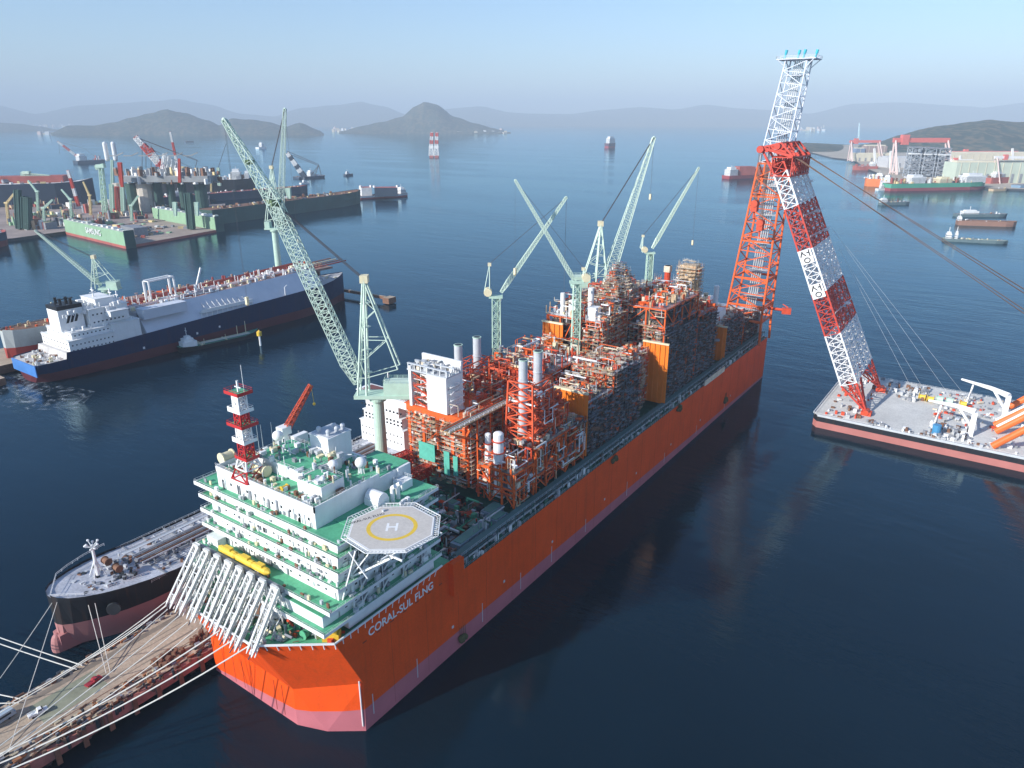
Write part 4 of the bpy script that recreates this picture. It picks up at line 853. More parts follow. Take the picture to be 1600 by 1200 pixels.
def translate(f, dx, dy, dz=0, rz=0, k0=0):
    c, s_ = math.cos(rz), math.sin(rz)
    for i in range(k0, len(f.v)): x, y, z = f.v[i]; f.v[i] = (x * c - y * s_ + dx, x * s_ + y * c + dy, z + dz)
# ---- dark tanker beyond the pier
TK = thing("product_tanker", "black and dull pink tanker moored on the far side of the pier", "tanker", (-121, 60, 0))
tkm = two_tone("tanker hull paint", (0.02, 0.022, 0.026), (0.42, 0.19, 0.18), 11.0, 0.0, streak=.3)
f = MB(); loft(f, [(-36.5, .3, 1.4, 22.6), (-35.6, 1.0, 4.6, 22.4), (-33, 2.2, 7.8, 22.0), (-29, 4.4, 10.6, 21.5), (-24, 7.4, 13, 21), (-17, 11, 15.2, 20.3), (-8, 14.3, 16.6, 19.4), (2, 15.8, 17, 18.4), (20, 17, 17, 18), (135, 17, 17, 18), (155, 15, 17, 18), (172, 7, 15, 19)], -7, 0, 1, 1.0)
f.sphere((0, -37.2, 1.2), 2.6, 0, 14, 10, 2.2); f.prism([(-2.6, -37.2), (2.6, -37.2), (4.5, -22), (-4.5, -22)], -5, [6.6, 6.6, 8.5, 8.5], 0); translate(f, -121, 0); f.build("hull", [tkm, mat("pale grey tanker deck", (.48, .49, .53), .7, .25, .12, fine=.12)], TK)
f = MB()
for x in range(-16, 17, 4): f.box(x - 121, x - 120.7, 0, 128, 18, 18.5, 0)
for y in range(-2, 130, 9): f.box(-121 - 16, -121 + 16, y, y + .7, 18, 19.2, 1); f.box(-137, -105, y + 4, y + 4.3, 18, 18.5, 0)
for k in range(7): f.cyl((-125 + k * 1.3, -4, 20.6), (-125 + k * 1.3, 128, 20.6), .35, 6, k % 3)
f.box(-128.5, -126.5, -6, 128, 21.6, 21.8, 0); f.rail([(-128.5, -6, 21.8), (-128.5, 128, 21.8)], 1.1, 4, .1, 0)
for y in range(0, 126, 8): f.bar((-126, y, 18), (-126, y, 22), .3, 1); f.bar((-115.5, y, 18), (-115.5, y, 21), .3, 1); f.box(-127, -115, y, y + .4, 19.9, 20.2, 1)
for k in range(150): f.obox((-121 + rnd.uniform(-15, 15), rnd.uniform(-2, 128), 18), rnd.uniform(.4, 1.6), rnd.uniform(.4, 1.8), rnd.uniform(.5, 2.4), rnd.uniform(0, 1), rnd.choice([0, 1, 2, 3, 0]))
for k in range(46): x_ = rnd.choice([-12, -10, -7, -4, 3, 6, 9, 11]); f.line([(-121 + x_, -2, 19.2), (-121 + x_, rnd.uniform(20, 120), 19.2), (-121 + rnd.uniform(-14, 14), 124, 19.2)], .16, rnd.choice([0, 0, 1, 2]), 5) if k < 12 else f.bar((-121 - rnd.uniform(4, 15), 2 + k * 2.6, 19), (-121 + rnd.uniform(4, 15), 2 + k * 2.6, 19), .22, rnd.choice([0, 0, 1]))
for k in range(90): f.obox((-121 + rnd.uniform(-9, 9), rnd.uniform(-27, -4), 20.2), rnd.uniform(.4, 1.8), rnd.uniform(.4, 1.8), rnd.uniform(.4, 1.6), rnd.uniform(0, 1), rnd.choice([0, 1, 2, 3]))
tag(f.build("deck_pipework", [greyp, midgrey, rust, dark], TK), kind="stuff")
f = MB(); ring = [(-121 + s_ * w, y, 22.9) for s_, w, y in [(1, 16.6, -8), (1, 15.2, -17), (1, 13, -24), (1, 10.6, -29), (1, 1.4, -36.5), (-1, 10.6, -29), (-1, 13, -24), (-1, 15.2, -17), (-1, 16.6, -8)]]
f.rail(ring, 1.1, 2.4, .1); f.rail([(-104.2, -8, 18.6), (-104.2, 135, 18.6)], 1.1, 3, .08); f.rail([(-137.8, -8, 18.6), (-137.8, 135, 18.6)], 1.1, 3, .08); f.build("railing", white, TK)
f = MB(); f.cyl((-121, -19, 22), (-121, -19, 35), .8, 8, r2=.4)
for k in range(4): f.bar((-121, -19, 29), (-121 + 3 * math.cos(k * 1.57 + .7), -19 + 3 * math.sin(k * 1.57 + .7), 22), .3)
for k in range(10): f.bar((-121, -19, 34), (-121 + 2.2 * math.cos(k * .63), -19 + 2.2 * math.sin(k * .63), 34 + (k % 3)), .28); f.sphere((-121 + 2.2 * math.cos(k * .63), -19 + 2.2 * math.sin(k * .63), 34.2 + (k % 3)), .5, 0, 6, 4)
f.build("foremast", white, TK)
for x in (-125, -117):
    drum(x, -13.5, 22, 1.5, 3, rust, "windlass", 'x').parent = None; o = bpy.context.scene.objects[-1] if False else None
for ob in [o for o in scene.objects if o.name.startswith("windlass")]:
    for v in ob.data.vertices: v.co += SHIP.location - TK.location
    ob.parent = TK
f = MB(); f.cyl((-106.5, -22, 15), (-105.6, -22.6, 15), 2.4, 14); f.build("anchor_pocket", dark, TK)
for y, x in ((52, -133), (66, -112)):
    f = MB(); f.cyl((x, y, 18), (x, y, 25), .8, 8); f.truss((x, y, 25), (x + 10, y - 5, 29), 1.2, 1.2, .8, .8, 5, (0, 1, 0), .22, .14); f.build("hose_crane", mat("faded crimson", (.42, .08, .07), .6), TK)
f = MB(); f.obox((-128, 84, 18), 8, 6, 5); f.obox((-128, 84, 23), 4, 3, 2.5); f.build("orange_deck_house", yellow, TK)
text("name_lettering", "MARIA  P", 1.5, (-104.3, -14, 19.6), (0, -1, 0), (0, 0, 1), white, TK, .05) if False else None
f = MB()
for z0, z1, x0, x1, y0, y1 in ((18, 30, -137, -105, 133, 158), (30, 36, -135, -107, 134, 154), (36, 42, -133, -109, 134, 150), (42, 46, -140, -102, 135, 145)): f.box(x0, x1, y0, y1, z0, z1); f.box(x0 - .4, x1 + .4, y0 - .6, y1 + .4, z1, z1 + .4, 0)
for z in (22, 26, 32, 34, 39): 
    for k in range(12): f.box(-136 + k * 2.6, -135.3 + k * 2.6, (133 if z < 30 else 134) - .06, 133.4, z, z + .9, 2)
f.rail([(-140, 135, 46.4), (-102, 135, 46.4), (-102, 145, 46.4)], 1.1, 3, .1); f.box(-126, -116, 155, 166, 18, 44, 0); f.bar((-121, 140, 46), (-121, 140, 58), .5); f.bar((-124, 140, 53), (-118, 140, 53), .4)
f.box(-138, -104, 136, 144, 46.4, 46.6, 1)
f.build("accommodation_block", [white, mat("dull maroon deck", (.2, .08, .07), .8), glass], TK)
f = MB(); f.prism([(-118, 160), (-98, 160), (-98, 172), (-118, 172)], 22, 44, 0, poly1=[(-116, 162), (-101, 162), (-101, 170), (-116, 170)]); solo("blue_tarpaulin_cover", f, blue, "bright blue tarpaulin covered stack behind the green crane column", "tarpaulin", (-108, 166, 22))
# ---- blue gas carrier
LG = thing("gas_carrier", "long dark blue gas carrier with white house and sloping white tank trunk, moored at left", "ship", (-451, 250, 0))
lgm = two_tone("gas carrier hull paint", (0.010, 0.026, 0.075), (0.11, 0.028, 0.035), 8.0, .004, streak=.2)
def zl(y): return 17.5 + (y - 92) * .034
ST = [(92, 3, 17, 14.5), (93, 10, 20.5, 14.5), (100, 17, 22, 14.6), (112, 20, 23, 15), (113, 20, 23, 20), (140, 22.5, 23.5, zl(140)), (200, 23.5, 23.5, zl(200)), (330, 23.5, 23.5, zl(330)), (362, 20, 22.5, zl(362)), (380, 12, 18, zl(380) + .5), (394, 5, 11, zl(394) + 1), (404, 1.2, 5, zl(404) + 1.5), (409, .3, .8, zl(409) + 2)]
f = MB(); loft(f, ST, -8, 0, 1, .8); translate(f, -451, 0); f.build("hull", [lgm, mat("pale gas carrier deck", (.5, .48, .46), .7, .2, .2)], LG)
f = MB(); f.box(-470, -432, 91.2, 91.9, 6, 14.6); f.build("stern_panel", mat("bright blue stern paint", (.06, .2, .5), .5), LG)
palebl = mat("pale grey blue paint", (.60, .63, .68), .55, .06, .1)
y0, y1 = 176, 362
f = MB(); f.face([(-428.2, y0, zl(y0)), (-428.2, y1, zl(y1)), (-440, y1, zl(y1) + 17), (-440, y0, zl(y0) + 17)], 0); f.face([(-440, y0, zl(y0) + 17), (-440, y1, zl(y1) + 17), (-462, y1, zl(y1) + 17), (-462, y0, zl(y0) + 17)], 1)
f.face([(-462, y0, zl(y0) + 17), (-462, y1, zl(y1) + 17), (-474, y1, zl(y1)), (-474, y0, zl(y0))], 0); f.face([(-428.2, y0, zl(y0)), (-440, y0, zl(y0) + 17), (-462, y0, zl(y0) + 17), (-474, y0, zl(y0))], 0); f.face([(-428.2, y1, zl(y1)), (-474, y1, zl(y1)), (-462, y1, zl(y1) + 17), (-440, y1, zl(y1) + 17)], 0)
f.box(-440, -428.6, 176, 214, zl(196) + 11, zl(196) + 19, 0)
f.build("tank_trunk", [palebl, mat("pinkish deck red", (.40, .24, .20), .8, .3, .1, fine=.2)], LG)
f = MB()
for k in range(260):
    y = rnd.uniform(172, 360); x = rnd.uniform(-462, -440); z = zl(y) + 17; t = rnd.random()
    if t < .5: f.obox((x, y, z), rnd.uniform(.8, 3), rnd.uniform(.8, 3), rnd.uniform(.8, 3.6), 0, rnd.choice([0, 0, 1, 3]))
    elif t < .8: f.cyl((x, y, z + 1), (x, y + rnd.uniform(3, 14), z + 1), .5, 6, rnd.choice([0, 2, 1]))
    else: f.bar((x, y, z), (x, y, z + rnd.uniform(3, 8)), .5, 0)
for k in range(5): f.cyl((-450 + k * 1.2, 172, zl(172) + 19), (-450 + k * 1.2, 366, zl(366) + 19), .4, 6, (0, 2, 0, 2, 1)[k])

for k in range(4): f.cyl((-463 - k * 1.6, 178, zl(178) + 18.5 + k % 2), (-463 - k * 1.6, 366, zl(366) + 18.5 + k % 2), .6, 6, 2)
for y in range(180, 364, 5): f.box(-470, -462, y, y + .5, zl(y) + 15, zl(y) + 18, 2)
f.build("trunk_pipework", [white, greyp, mat("dull red pipe", (.36, .08, .06), .7), cream], LG)
f = MB(); y = 252; z = zl(y)
for k in range(9): f.cyl((-430, y - 20 + k * 5, z + 6), (-444, y - 20 + k * 5, z + 17), .5, 6, 1)
f.box(-432, -427.6, y - 26, y + 26, z + 4, z + 5); f.box(-428.4, -427.6, y - 26, y + 26, z + 5, z + 7); 
for k in range(11): f.bar((-428.5, y - 26 + k * 5.2, z), (-428.5, y - 26 + k * 5.2, z + 4), .4)
f.build("loading_manifold", [white, greyp], LG)
f = MB(); f.bar((-448, 236, 44), (-447, 243, 62), 1.3); f.cyl((-448, 236, 38), (-448, 236, 48), 1.4, 8); f.build("manifold_crane", white, LG)
f = MB(); f.line([(-462, 198, 40), (-462, 198, 56), (-461, 220, 57), (-461, 220, 41)], 1.0, 0, 6); f.line([(-456, 199, 40), (-456, 199, 56), (-455, 221, 57), (-455, 221, 41)], .8, 0, 6); f.bar((-462, 198, 56), (-456, 199, 56), .8); f.bar((-461, 220, 57), (-455, 221, 57), .8); f.build("white_pipe_gantry", white, LG)
f = MB(); wn = MB()
for x0, x1, ya, yb, z0, z1 in ((-472, -428.6, 116, 150, 17, 28), (-470, -431, 120, 150, 28, 33), (-466, -436, 138, 168, 33, 47), (-474, -428, 150, 164, 40, 44), (-472, -429, 150, 172, 20, 34), (-462, -440, 146, 160, 47, 53)):
    f.box(x0, x1, ya, yb, z0, z1); f.box(x0 - .5, x1 + .5, ya - .5, yb + .5, z1, z1 + .35)
for k in range(11):
    for z in (20, 24): wn.box(-428.6, -428.5, 118 + k * 3.0, 118.9 + k * 3, z, z + 1)
for k in range(9):
    for z in (30.4,): wn.box(-431, -430.9, 122 + k * 3.1, 123 + k * 3.1, z, z + 1); wn.box(-468 + k * 4, -467 + k * 4, 119.9, 120, z, z + 1)
for k in range(9):
    for z in (21, 25): wn.box(-470 + k * 4.6, -469 + k * 4.6, 115.9, 116, z, z + 1)
for k in range(8):
    for z in (36, 42): wn.box(-436, -435.9, 140 + k * 3.2, 141.2 + k * 3.2, z, z + 1.1)
for k in range(7): f.obox((-460 + rnd.uniform(-8, 22), rnd.uniform(140, 166), 47), rnd.uniform(1, 4), rnd.uniform(1, 4), rnd.uniform(1, 5))
for k in range(120): f.obox((rnd.uniform(-468, -432), rnd.uniform(120, 170), rnd.choice([28.3, 33.3, 44.2, 47.2])), rnd.uniform(.5, 2.4), rnd.uniform(.5, 2.4), rnd.uniform(.8, 3.6), 0)
for k in range(14): f.bar((rnd.uniform(-462, -432), rnd.uniform(122, 168), 44), (rnd.uniform(-462, -432), rnd.uniform(122, 168), rnd.uniform(50, 55)), .35)
f.rail([(-470, 120, 33.4), (-431, 120, 33.4), (-431, 138, 33.4)], 1.2, 3, .12); f.rail([(-472, 116, 28.4), (-428.6, 116, 28.4), (-428.6, 150, 28.4)], 1.2, 3, .12)
ac = f.build("accommodation_block", white, LG); wn.build("window", glass, ac)
for x, y, z, h in ((-450, 150, 52, 9), (-444, 160, 46, 13), (-438, 168, 40, 12), (-454, 170, 40, 14)):
    f = MB(); f.bar((x, y, z), (x, y, z + h), .8); f.bar((x - 2.5, y, z + h * .75), (x + 2.5, y, z + h * .75), .6); f.bar((x, y - 2.5, z + h * .55), (x, y + 2.5, z + h * .55), .6); f.build("radar_mast", white, LG)
f = MB(); f.box(-458, -441, 118, 136, 33, 49.5); fn = f.build("funnel", white, LG)
f = MB(); f.box(-458.2, -440.8, 117.8, 136.2, 49.5, 52.5); 
for k in range(4): f.cyl((-455 + k * 3.6, 124 + (k % 2) * 6, 52.5), (-455 + k * 3.6, 124 + (k % 2) * 6, 57), 1.1, 8)
f.bar((-449, 122, 56), (-449, 134, 56), .7); f.build("funnel_top", black, fn)
f = MB()
for k in range(3):                                             # three slanting bars
    y = 122.5 + k * 3.0; f.face([(-440.9, y, 39.0 + k * .2), (-440.9, y + 2.0, 39.0 + k * .2), (-440.9, y + 4.4, 44.6 + k * .2), (-440.9, y + 2.4, 44.6 + k * .2)])
f.build("funnel_mark", black, fn)
f = MB(); kit(f, -470, -432, 93, 115, 14.6, 70, 2.4, (0, 1, 5, 7)); kit(f, -462, -440, 366, 392, 28, 40, 2, (0, 1, 5)); tag(f.build("deck_machinery", PAL, LG), kind="stuff")
f = MB(); f.cyl((-428, 315, 26), (-428, 315, 34), .5, 6); f.bar((-428, 315, 34), (-428, 318, 35.5), .5)
f.build("signal_post", white, LG)
for k, yy in enumerate((170, 218, 240)):
    f = MB(); f.box(-427.5, -427.3, yy, yy + 1.6, 9 + k, 10.8 + k); f.build("hull_mark", white, LG)
# small grey and red hull behind the gas carrier's stern
o = thing("moored_hull", "grey and dull red ship's bow showing behind the blue gas carrier's white house", "ship", (-510, 118, 0))
f = MB(); loft(f, [(-14, .5, 3, 30), (-9, 3, 8, 29.5), (0, 7, 11, 29), (14, 10, 12, 29), (130, 11, 12, 29)], -5, 0, 1, 1); translate(f, -497, 112)
f.build("hull", [two_tone("grey over red hull paint", (.42, .45, .44), (.36, .06, .05), 16), rust], o)
f = MB(); kit(f, -505, -489, 102, 230, 29, 90, 3, (3, 2, 5, 4)); f.build("deck_machinery", PAL, o)
# quay behind the gas carrier
f = MB(); f.box(-530, -480, 60, 420, 1, 7.5, 1, 0); f.box(-600, -452, 40, 78, .8, 6, 1, 0); f.box(-480, -403, 424, 427, 4, 7, 1, 0); f.box(-404, -395, 420, 431, .8, 7, 1, 0)
tag(f.build("quay", [concrete, rust]), kind="structure")
f = MB()
for k in range(8): f.cyl((-484 + k * 4.0, 200, 34 + k % 2), (-484 + k * 4.0, 420, 40 + k % 2), .7, 6, (0, 1, 0, 2, 0, 1, 2, 0)[k])
f.box(-520, -478, 190, 420, 30, 32, 3); kit(f, -518, -480, 195, 418, 33, 190, 4, (0, 1, 2, 3, 4))
for y in range(200, 420, 20): f.box(-520, -478, y, y + 2, 8, 30, 3)
solo("pipe_trestle", f, [mat("dark red pipe", (.36, .06, .05), .6), mat("brown pipe", (.3, .16, .12), .7), cream, mat("pink brown trestle", (.34, .22, .18), .8, .25, .2), orange], "long dark red pipe trestle running behind the blue gas carrier's tank trunk", "trestle", (-500, 300, 8))
# bunker boat, buoy
BB = thing("bunker_tanker", "small dark bunker tanker with green deck lying beside the blue gas carrier", "tanker", (-418, 234, 0), None, R(-8))
f = MB(); loft(f, [(-46, 3, 5, 5), (-40, 6, 7, 4.6), (-28, 7.5, 7.5, 3.4), (25, 7.5, 7.5, 3.4), (36, 4.5, 6, 4.6), (45, .6, 1.2, 6.5)], -3, 0, 1, .5); f.build("hull", [black, mat("bunker deck green", (.10, .26, .18), .7)], BB, world=False)
f = MB(); f.box(-5.5, 5.5, -43, -28, 4, 9); f.box(-4.5, 4.5, -41, -31, 9, 12); f.box(-3, 3, -38, -33, 11.5, 14); f.bar((0, -36, 14), (0, -36, 22), .5); f.bar((-2.5, -36, 19), (2.5, -36, 19), .4); BB.scale = (.8, .8, .9); f.build("wheelhouse", [white], BB, world=False)
f = MB()
for k in range(4): f.cyl((-3 + k * 2, -26, 4.4), (-3 + k * 2, 34, 4.4), .35, 6, k % 2)
for y in (20, 30): f.bar((0, y, 3.4), (0, y, 14 if y == 20 else 17), .6, 0)
f.bar((4, -20, 3.4), (4, -20, 9), .4, 0); f.bar((4, 4, 3.4), (4, 4, 9), .4, 0); f.box(-6, 6, -24, -22, 3.4, 5, 0); f.box(-6, 6, 4, 5, 3.4, 4.6, 0); f.build("deck_pipework", [cream, greyp], BB, world=False)
t = thing("beacon_pile", "slim white beacon pile with yellow top in the water beside the bunker tanker", "beacon", (-383, 249, 0))
f = MB(); f.cyl((-383, 249, -6), (-383, 249, 9), .9, 10); f.build("pile", white, t); f = MB(); f.cyl((-383, 249, 9), (-383, 249, 12.5), 2.2, 10); f.cyl((-383, 249, 12.5), (-383, 249, 14), 1.4, 10, r2=.4); f.build("beacon_head", yellow, t)
# ------------------------------------------------------------------ luffing cranes
def jib_crane(label, base, zb, zt, foot, tip, apex, back, jw=3, tw=2.2, house=(6, 14), tube=True, pr=3.5, n=26, d=None, bend=None, m=None, group="mint green luffing cranes", legz=None, hook=None, big=True, xlat=True, name="luffing_crane"):
    d = (d or CR).normalized(); B = Vector((base[0], base[1], 0)); s_ = Vector((-d.y, d.x, 0)); m = m or mint
    P = lambda a, z, o=0: B + d * a + s_ * o + Vector((0, 0, z))
    t = thing(name, label, "crane", (base[0], base[1], zb), group)
    f = MB()
    if tube: f.cyl(P(0, zb), P(0, zt), pr, 20, r2=pr * .85); f.cyl(P(0, zb), P(0, zb + 3), pr * 1.5, 20, r2=pr); f.cyl(P(0, zt - 2), P(0, zt), pr * 1.25, 20)
    else: f.truss(P(0, zb), P(0, zt), pr * 2, pr * 2, pr * 1.7, pr * 1.7, max(3, int((zt - zb) / (pr * 2.2))), d, .45, .26, x=xlat); f.cyl(P(pr * .2, zb), P(pr * .2, zt), pr * .35, 8)
    f.build("column", m, t)
    f = MB(); a0, a1 = min(foot[0], back[0] if not big else -house[0]) - 1, house[1]
    sg = 1 if tip[0] < 0 else -1
    if big:
        hx0, hx1 = (foot[0] - 1.5, house[1]) if sg == 1 else (-house[1], foot[0] + 1.5)
        f.prism([tuple(P(a, 0, o))[:2] for a, o in ((hx0, -4.4), (hx1, -4.4), (hx1, 4.4), (hx0, 4.4))], zt, zt + 1.6)
        f.cyl(P(0, zt - 1.4), P(0, zt), pr * 1.35, 20)
        h0, h1 = (3.5, house[1] - .5) if sg == 1 else (-house[1] + .5, -3.5)
        f.prism([tuple(P(a, 0, o))[:2] for a, o in ((h0, -4), (h1, -4), (h1, 4), (h0, 4))], zt + 1.6, zt + 7.5, 0, 1)
        f.rail([P(h0, zt + 7.5, -4), P(h1, zt + 7.5, -4), P(h1, zt + 7.5, 4), P(h0, zt + 7.5, 4)], 1.2, 2.5, .12, 0, True)
    else:
        f.prism([tuple(P(a, 0, o))[:2] for a, o in ((-4, -2.2), (3.4, -2.2), (3.4, 2.2), (-4, 2.2))], zt, zt + 1.2); f.cyl(P(-sg * -4.5, zt + 3.2, -2.4), P(-sg * -4.5, zt + 3.2, 2.4), 2.2, 12, 2)
    f.build("machinery_platform", [m, mintb, cream], t)
    f = MB(); fp = P(*foot); tp = P(*tip); bp = P(*(bend or tip)); 
    f.truss(fp, fp.lerp(bp, .12), jw * .45, jw * .5, jw, jw * .9, 3, s_, .4, .24, x=True); f.truss(fp.lerp(bp, .12), bp, jw, jw * .9, (jw * .8 if bend else tw), (jw * .75 if bend else tw * .8), n, s_, .34 if big else .3, .2, x=xlat)
    if bend: f.truss(bp, tp, jw * .8, jw * .75, tw, tw * .6, 8, s_, .34, .22, 0, x=True); f.obox(tuple(bp - Vector((0, 0, 1.5))), 3, 5, 2.6, 0, 1); f.obox(tuple(bp.lerp(tp, .5) - Vector((0, 0, 1))), 2, 3, 1.8, 0, 1)
    f.sphere(tp, tw * .4, 0, 8, 5); f.build("jib", [mintb if big else mintb, mat("olive sheave paint", (.14, .2, .10), .6)], t)
    f = MB(); ap = P(*apex)
    w = 3.4 if big else 1.8; lz = legz or (zt + (7.5 if big else 1.2))
    for o in (-w, w):
        f.bar(P(apex[0] - (2 if big else 0), zt + 1, o), P(apex[0], apex[1], o * .5), .7 if big else .35); f.bar(P(back[0], back[1], o), P(apex[0], apex[1], o * .5), .6 if big else .3)
        if big:
            f.bar(P(apex[0] + sg * -6, zt + 1, o), P(apex[0] - sg * .5, apex[1], o * .5), .6)
            for k in range(1, 6):
                u = k / 6; q0 = P(apex[0] - 2, zt + 1, o).lerp(P(apex[0], apex[1], o * .5), u); q1 = P(back[0], back[1], o).lerp(P(apex[0], apex[1], o * .5), u); q2 = P(apex[0] - sg * 6, zt + 1, o).lerp(P(apex[0] - sg * .5, apex[1], o * .5), u)
                u2 = (k - 1) / 6; q3 = P(back[0], back[1], o).lerp(P(apex[0], apex[1], o * .5), u2); f.bar(q0, q2, .3)
                if k in (2, 4): f.bar(q0, q1, .35)
                if k % 2: f.bar(q0, q3, .3)
                else: f.bar(q2, P(apex[0] - 2, zt + 1, o).lerp(P(apex[0], apex[1], o * .5), u2), .28)
    for u in (.2, .4, .6, .8, 1.0):
        a, b_ = P(apex[0] - (2 if big else 0), zt + 1, -w).lerp(P(apex[0], apex[1], -w * .5), u), P(apex[0] - (2 if big else 0), zt + 1, w).lerp(P(apex[0], apex[1], w * .5), u); f.bar(a, b_, .35)
        if big and u < 1: f.obox(tuple((a + b_) / 2), 3, 3.5, .25, 0); f.rail([a, b_], 1.1, 1.5, .12)
    f.obox(tuple(ap - Vector((0, 0, 1.2))), 3.4 if big else 1.8, 4.2 if big else 2.2, 3.2 if big else 1.6, math.atan2(d.y, d.x), 1); f.build("mast_frame", [mintb, cream], t)
    f = MB(); h0 = bp if bend else tp
    for o in (-1.6, -.6, .6, 1.6) if big else (-.4, .4): f.cyl(ap + s_ * o, h0 + s_ * o * .8, .13 if big else .1, 4, caps=False)
    hk = hook if hook is not None else zt - 4
    for o in (-.5, .5): f.cyl(tp + s_ * o, Vector((tp.x, tp.y, hk)) + s_ * o, .045, 4, caps=False)
    f.build("hoist_cable", cable, t)
    f = MB(); f.obox((tp.x, tp.y, hk - 2.4), 1.2, 1.2, 2.4, 0); f.sphere((tp.x, tp.y, hk - 3), .9, 0, 8, 6); f.build("hook_block", cream, t)
    f = MB(); f.obox(tuple(P(foot[0] * .6, zt - 3.4 if big else zt - 2.4, 4.6 if big else 2)), 2.4, 2.2, 2.6, math.atan2(d.y, d.x)); f.build("operator_cab", [white], t)
    return t
jib_crane("tallest mint green crane, its long lattice jib leaning left beside the white bow house", (-85, 97), 8, 66, (-8.5, 72.5), (-54, 184.2), (-2.4, 119.6), (10.4, 80), 6.6, 2.4, (10, 17), True, 3.0, 24, bend=(-37.5, 152), hook=112)
jib_crane("slim mint crane left of the modules, jib leaning right over the water", (-85, 189), 8, 94, (2.6, 97), (36.5, 146.8), (-3.5, 112.4), (-6.5, 97), 2.6, 1.5, tube=False, pr=2.5, n=30, big=False, hook=86)
jib_crane("slim mint crane crossing behind another jib, its jib leaning left from the scaffold tower", (-44.3, 205), 66, 104, (-.6, 104), (-32.5, 156), (3, 112), (5, 106), 2.4, 1.4, tube=False, pr=2.2, n=30, big=False, hook=112)
jib_crane("big mint crane behind the highest modules with twin-legged tower and jib leaning right", (-85, 300), 8, 80, (7.5, 83), (33, 174), (2.1, 121), (-8.5, 84), 7.5, 2.2, (10, 16), True, 3.8, 24, hook=140)
jib_crane("slim mint crane on the far end of the pier near the orange tower", (-85, 385), 8, 90, (1.2, 94), (31, 152), (-6.2, 103.5), (-7.8, 94), 2.6, 1.5, tube=False, pr=2.6, n=30, big=False, hook=100)
b6 = G(437, 432, 30); b6 = CAM + (b6 - CAM) * 1.0; P6 = V(437, 432, (-478, 352, 0), Vector((1, 0, 0))); bx, by = P6.x, P6.y
def AL(px, py, base, d=CR): q = V(px, py, (base[0], base[1], 0), d); return ((q - Vector((base[0], base[1], 0))).dot(d), q.z)
B6 = (bx, by)
jib_crane("mint crane on a round column standing behind the blue gas carrier's bow, jib almost upright", B6, 8, AL(430, 352, B6)[1] - 4, (AL(438, 345, B6)[0], AL(438, 345, B6)[1]), AL(445, 170, B6), AL(424, 262, B6), (AL(416, 345, B6)[0], AL(416, 345, B6)[1]), 6, 3, (4, 9), True, 3.6, 22, group="mint green luffing cranes", hook=70)
B7 = (-500, G(160, 455, 30).y)
P7 = V(165, 455, (-490, 215, 0), Vector((1, 0, 0))); B7 = (P7.x, P7.y)
jib_crane("mint crane behind the blue gas carrier's funnel, its long jib pointing up to the left", B7, 8, AL(160, 452, B7)[1], AL(158, 446, B7), AL(55, 360, B7), AL(146, 402, B7), AL(178, 440, B7), 3.6, 1.8, (3, 14), False, 3.0, 26, hook=20)
# ------------------------------------------------------------------ the red and white floating crane
FC = thing("floating_crane", "giant red and white banded floating crane leaning from its grey barge", "floating crane", (140, 385, 0))
fcm = two_tone("crane barge paint", (.018, .02, .026), (.42, .16, .14), 4.2, streak=.25)
f = MB(); f.prism([(57, 339), (260, 339), (260, 440), (57, 440), (54, 436), (54, 343)], -4, 8.0, 0, 1)
f.box(57, 260, 338.5, 339, 7.6, 9.0, 2); f.box(53.6, 54.1, 343, 436, 7.6, 9, 2)
f.build("barge_hull", [fcm, mat("worn pale barge deck", (.60, .59, .55), .85, .14, .06, fine=.1, streak=0), greyp], FC)
foot_u, head_u = Vector((82, 384, 9)), Vector((11, 384, 161))
def band(t):
    for lim, c in ((.13, 1), (.31, 0), (.47, 1), (.66, 0), (.82, 1), (.955, 0), (2, 1)):
        if t < lim: return c
axv = (head_u - foot_u).normalized(); upv = Vector((axv.z, 0, -axv.x))
f = MB(); c0 = foot_u.lerp(head_u, .13) - upv * 4.5; c1 = head_u - upv * 3.5
def bnd2(t): return band(.13 + t * .87)
c1.y -= 5.5; rings = f.truss(c0, c1, 53, 9.5, 42, 8, 26, (0, 1, 0), .95, .42, mfun=bnd2, x=True)
for k in range(26):
    a, b_ = rings[k], rings[k + 1]; mm = bnd2(k / 26)
    for u in (.25, .5, .75):
        for (i, j) in ((0, 1), (3, 2)): f.bar(a[i].lerp(a[j], u), b_[i].lerp(b_[j], u), .85, mm)
        f.bar(a[0].lerp(a[1], u), a[3].lerp(a[2], u), .35, mm)
    for u in (0, .25, .5, .75):
        for (i, j) in ((0, 1), (3, 2)): f.bar(a[i].lerp(a[j], u), b_[i].lerp(b_[j], u + .25), .48, mm); f.bar(a[i].lerp(a[j], u + .25), b_[i].lerp(b_[j], u), .48, mm)
for yy in (358, 410):                                          # tapering feet
    sgn = -1 if yy < 384 else 1; ft = Vector((82, yy, 9.5))
    cor = [rings[0][k] for k in ((1, 2) if (rings[0][1].y < 384) == (sgn < 0) else (0, 3))]
    inn = [c - Vector((0, sgn * 13.2, 0)) for c in cor]
    for c in cor + inn: f.bar(ft, c, 1.0, 1)
    for u in (.35, .7):
        q = [ft.lerp(c, u) for c in (cor[0], cor[1], inn[1], inn[0])]
        for i in range(4): f.bar(q[i], q[(i + 1) % 4], .5, 1); f.bar(q[i], (cor[0], cor[1], inn[1], inn[0])[(i + 1) % 4].lerp(ft, .0), .4, 1)
for u in (.25, .5, .75):
    q = rings[0][0].lerp(rings[0][1], u); f.bar(q, (82, 384 + (26 if q.y > 384 else -26), 9.5), .6, 1)
boom = f.build("boom", [white, mat("crane vermilion", (.55, .055, .03), .5, .12)], FC)
f = MB()
for yy in (358, 410): f.obox((82, yy, 8), 6, 5, 2.4); f.cyl((82, yy - 3, 10), (82, yy + 3, 10), 1.8, 12)
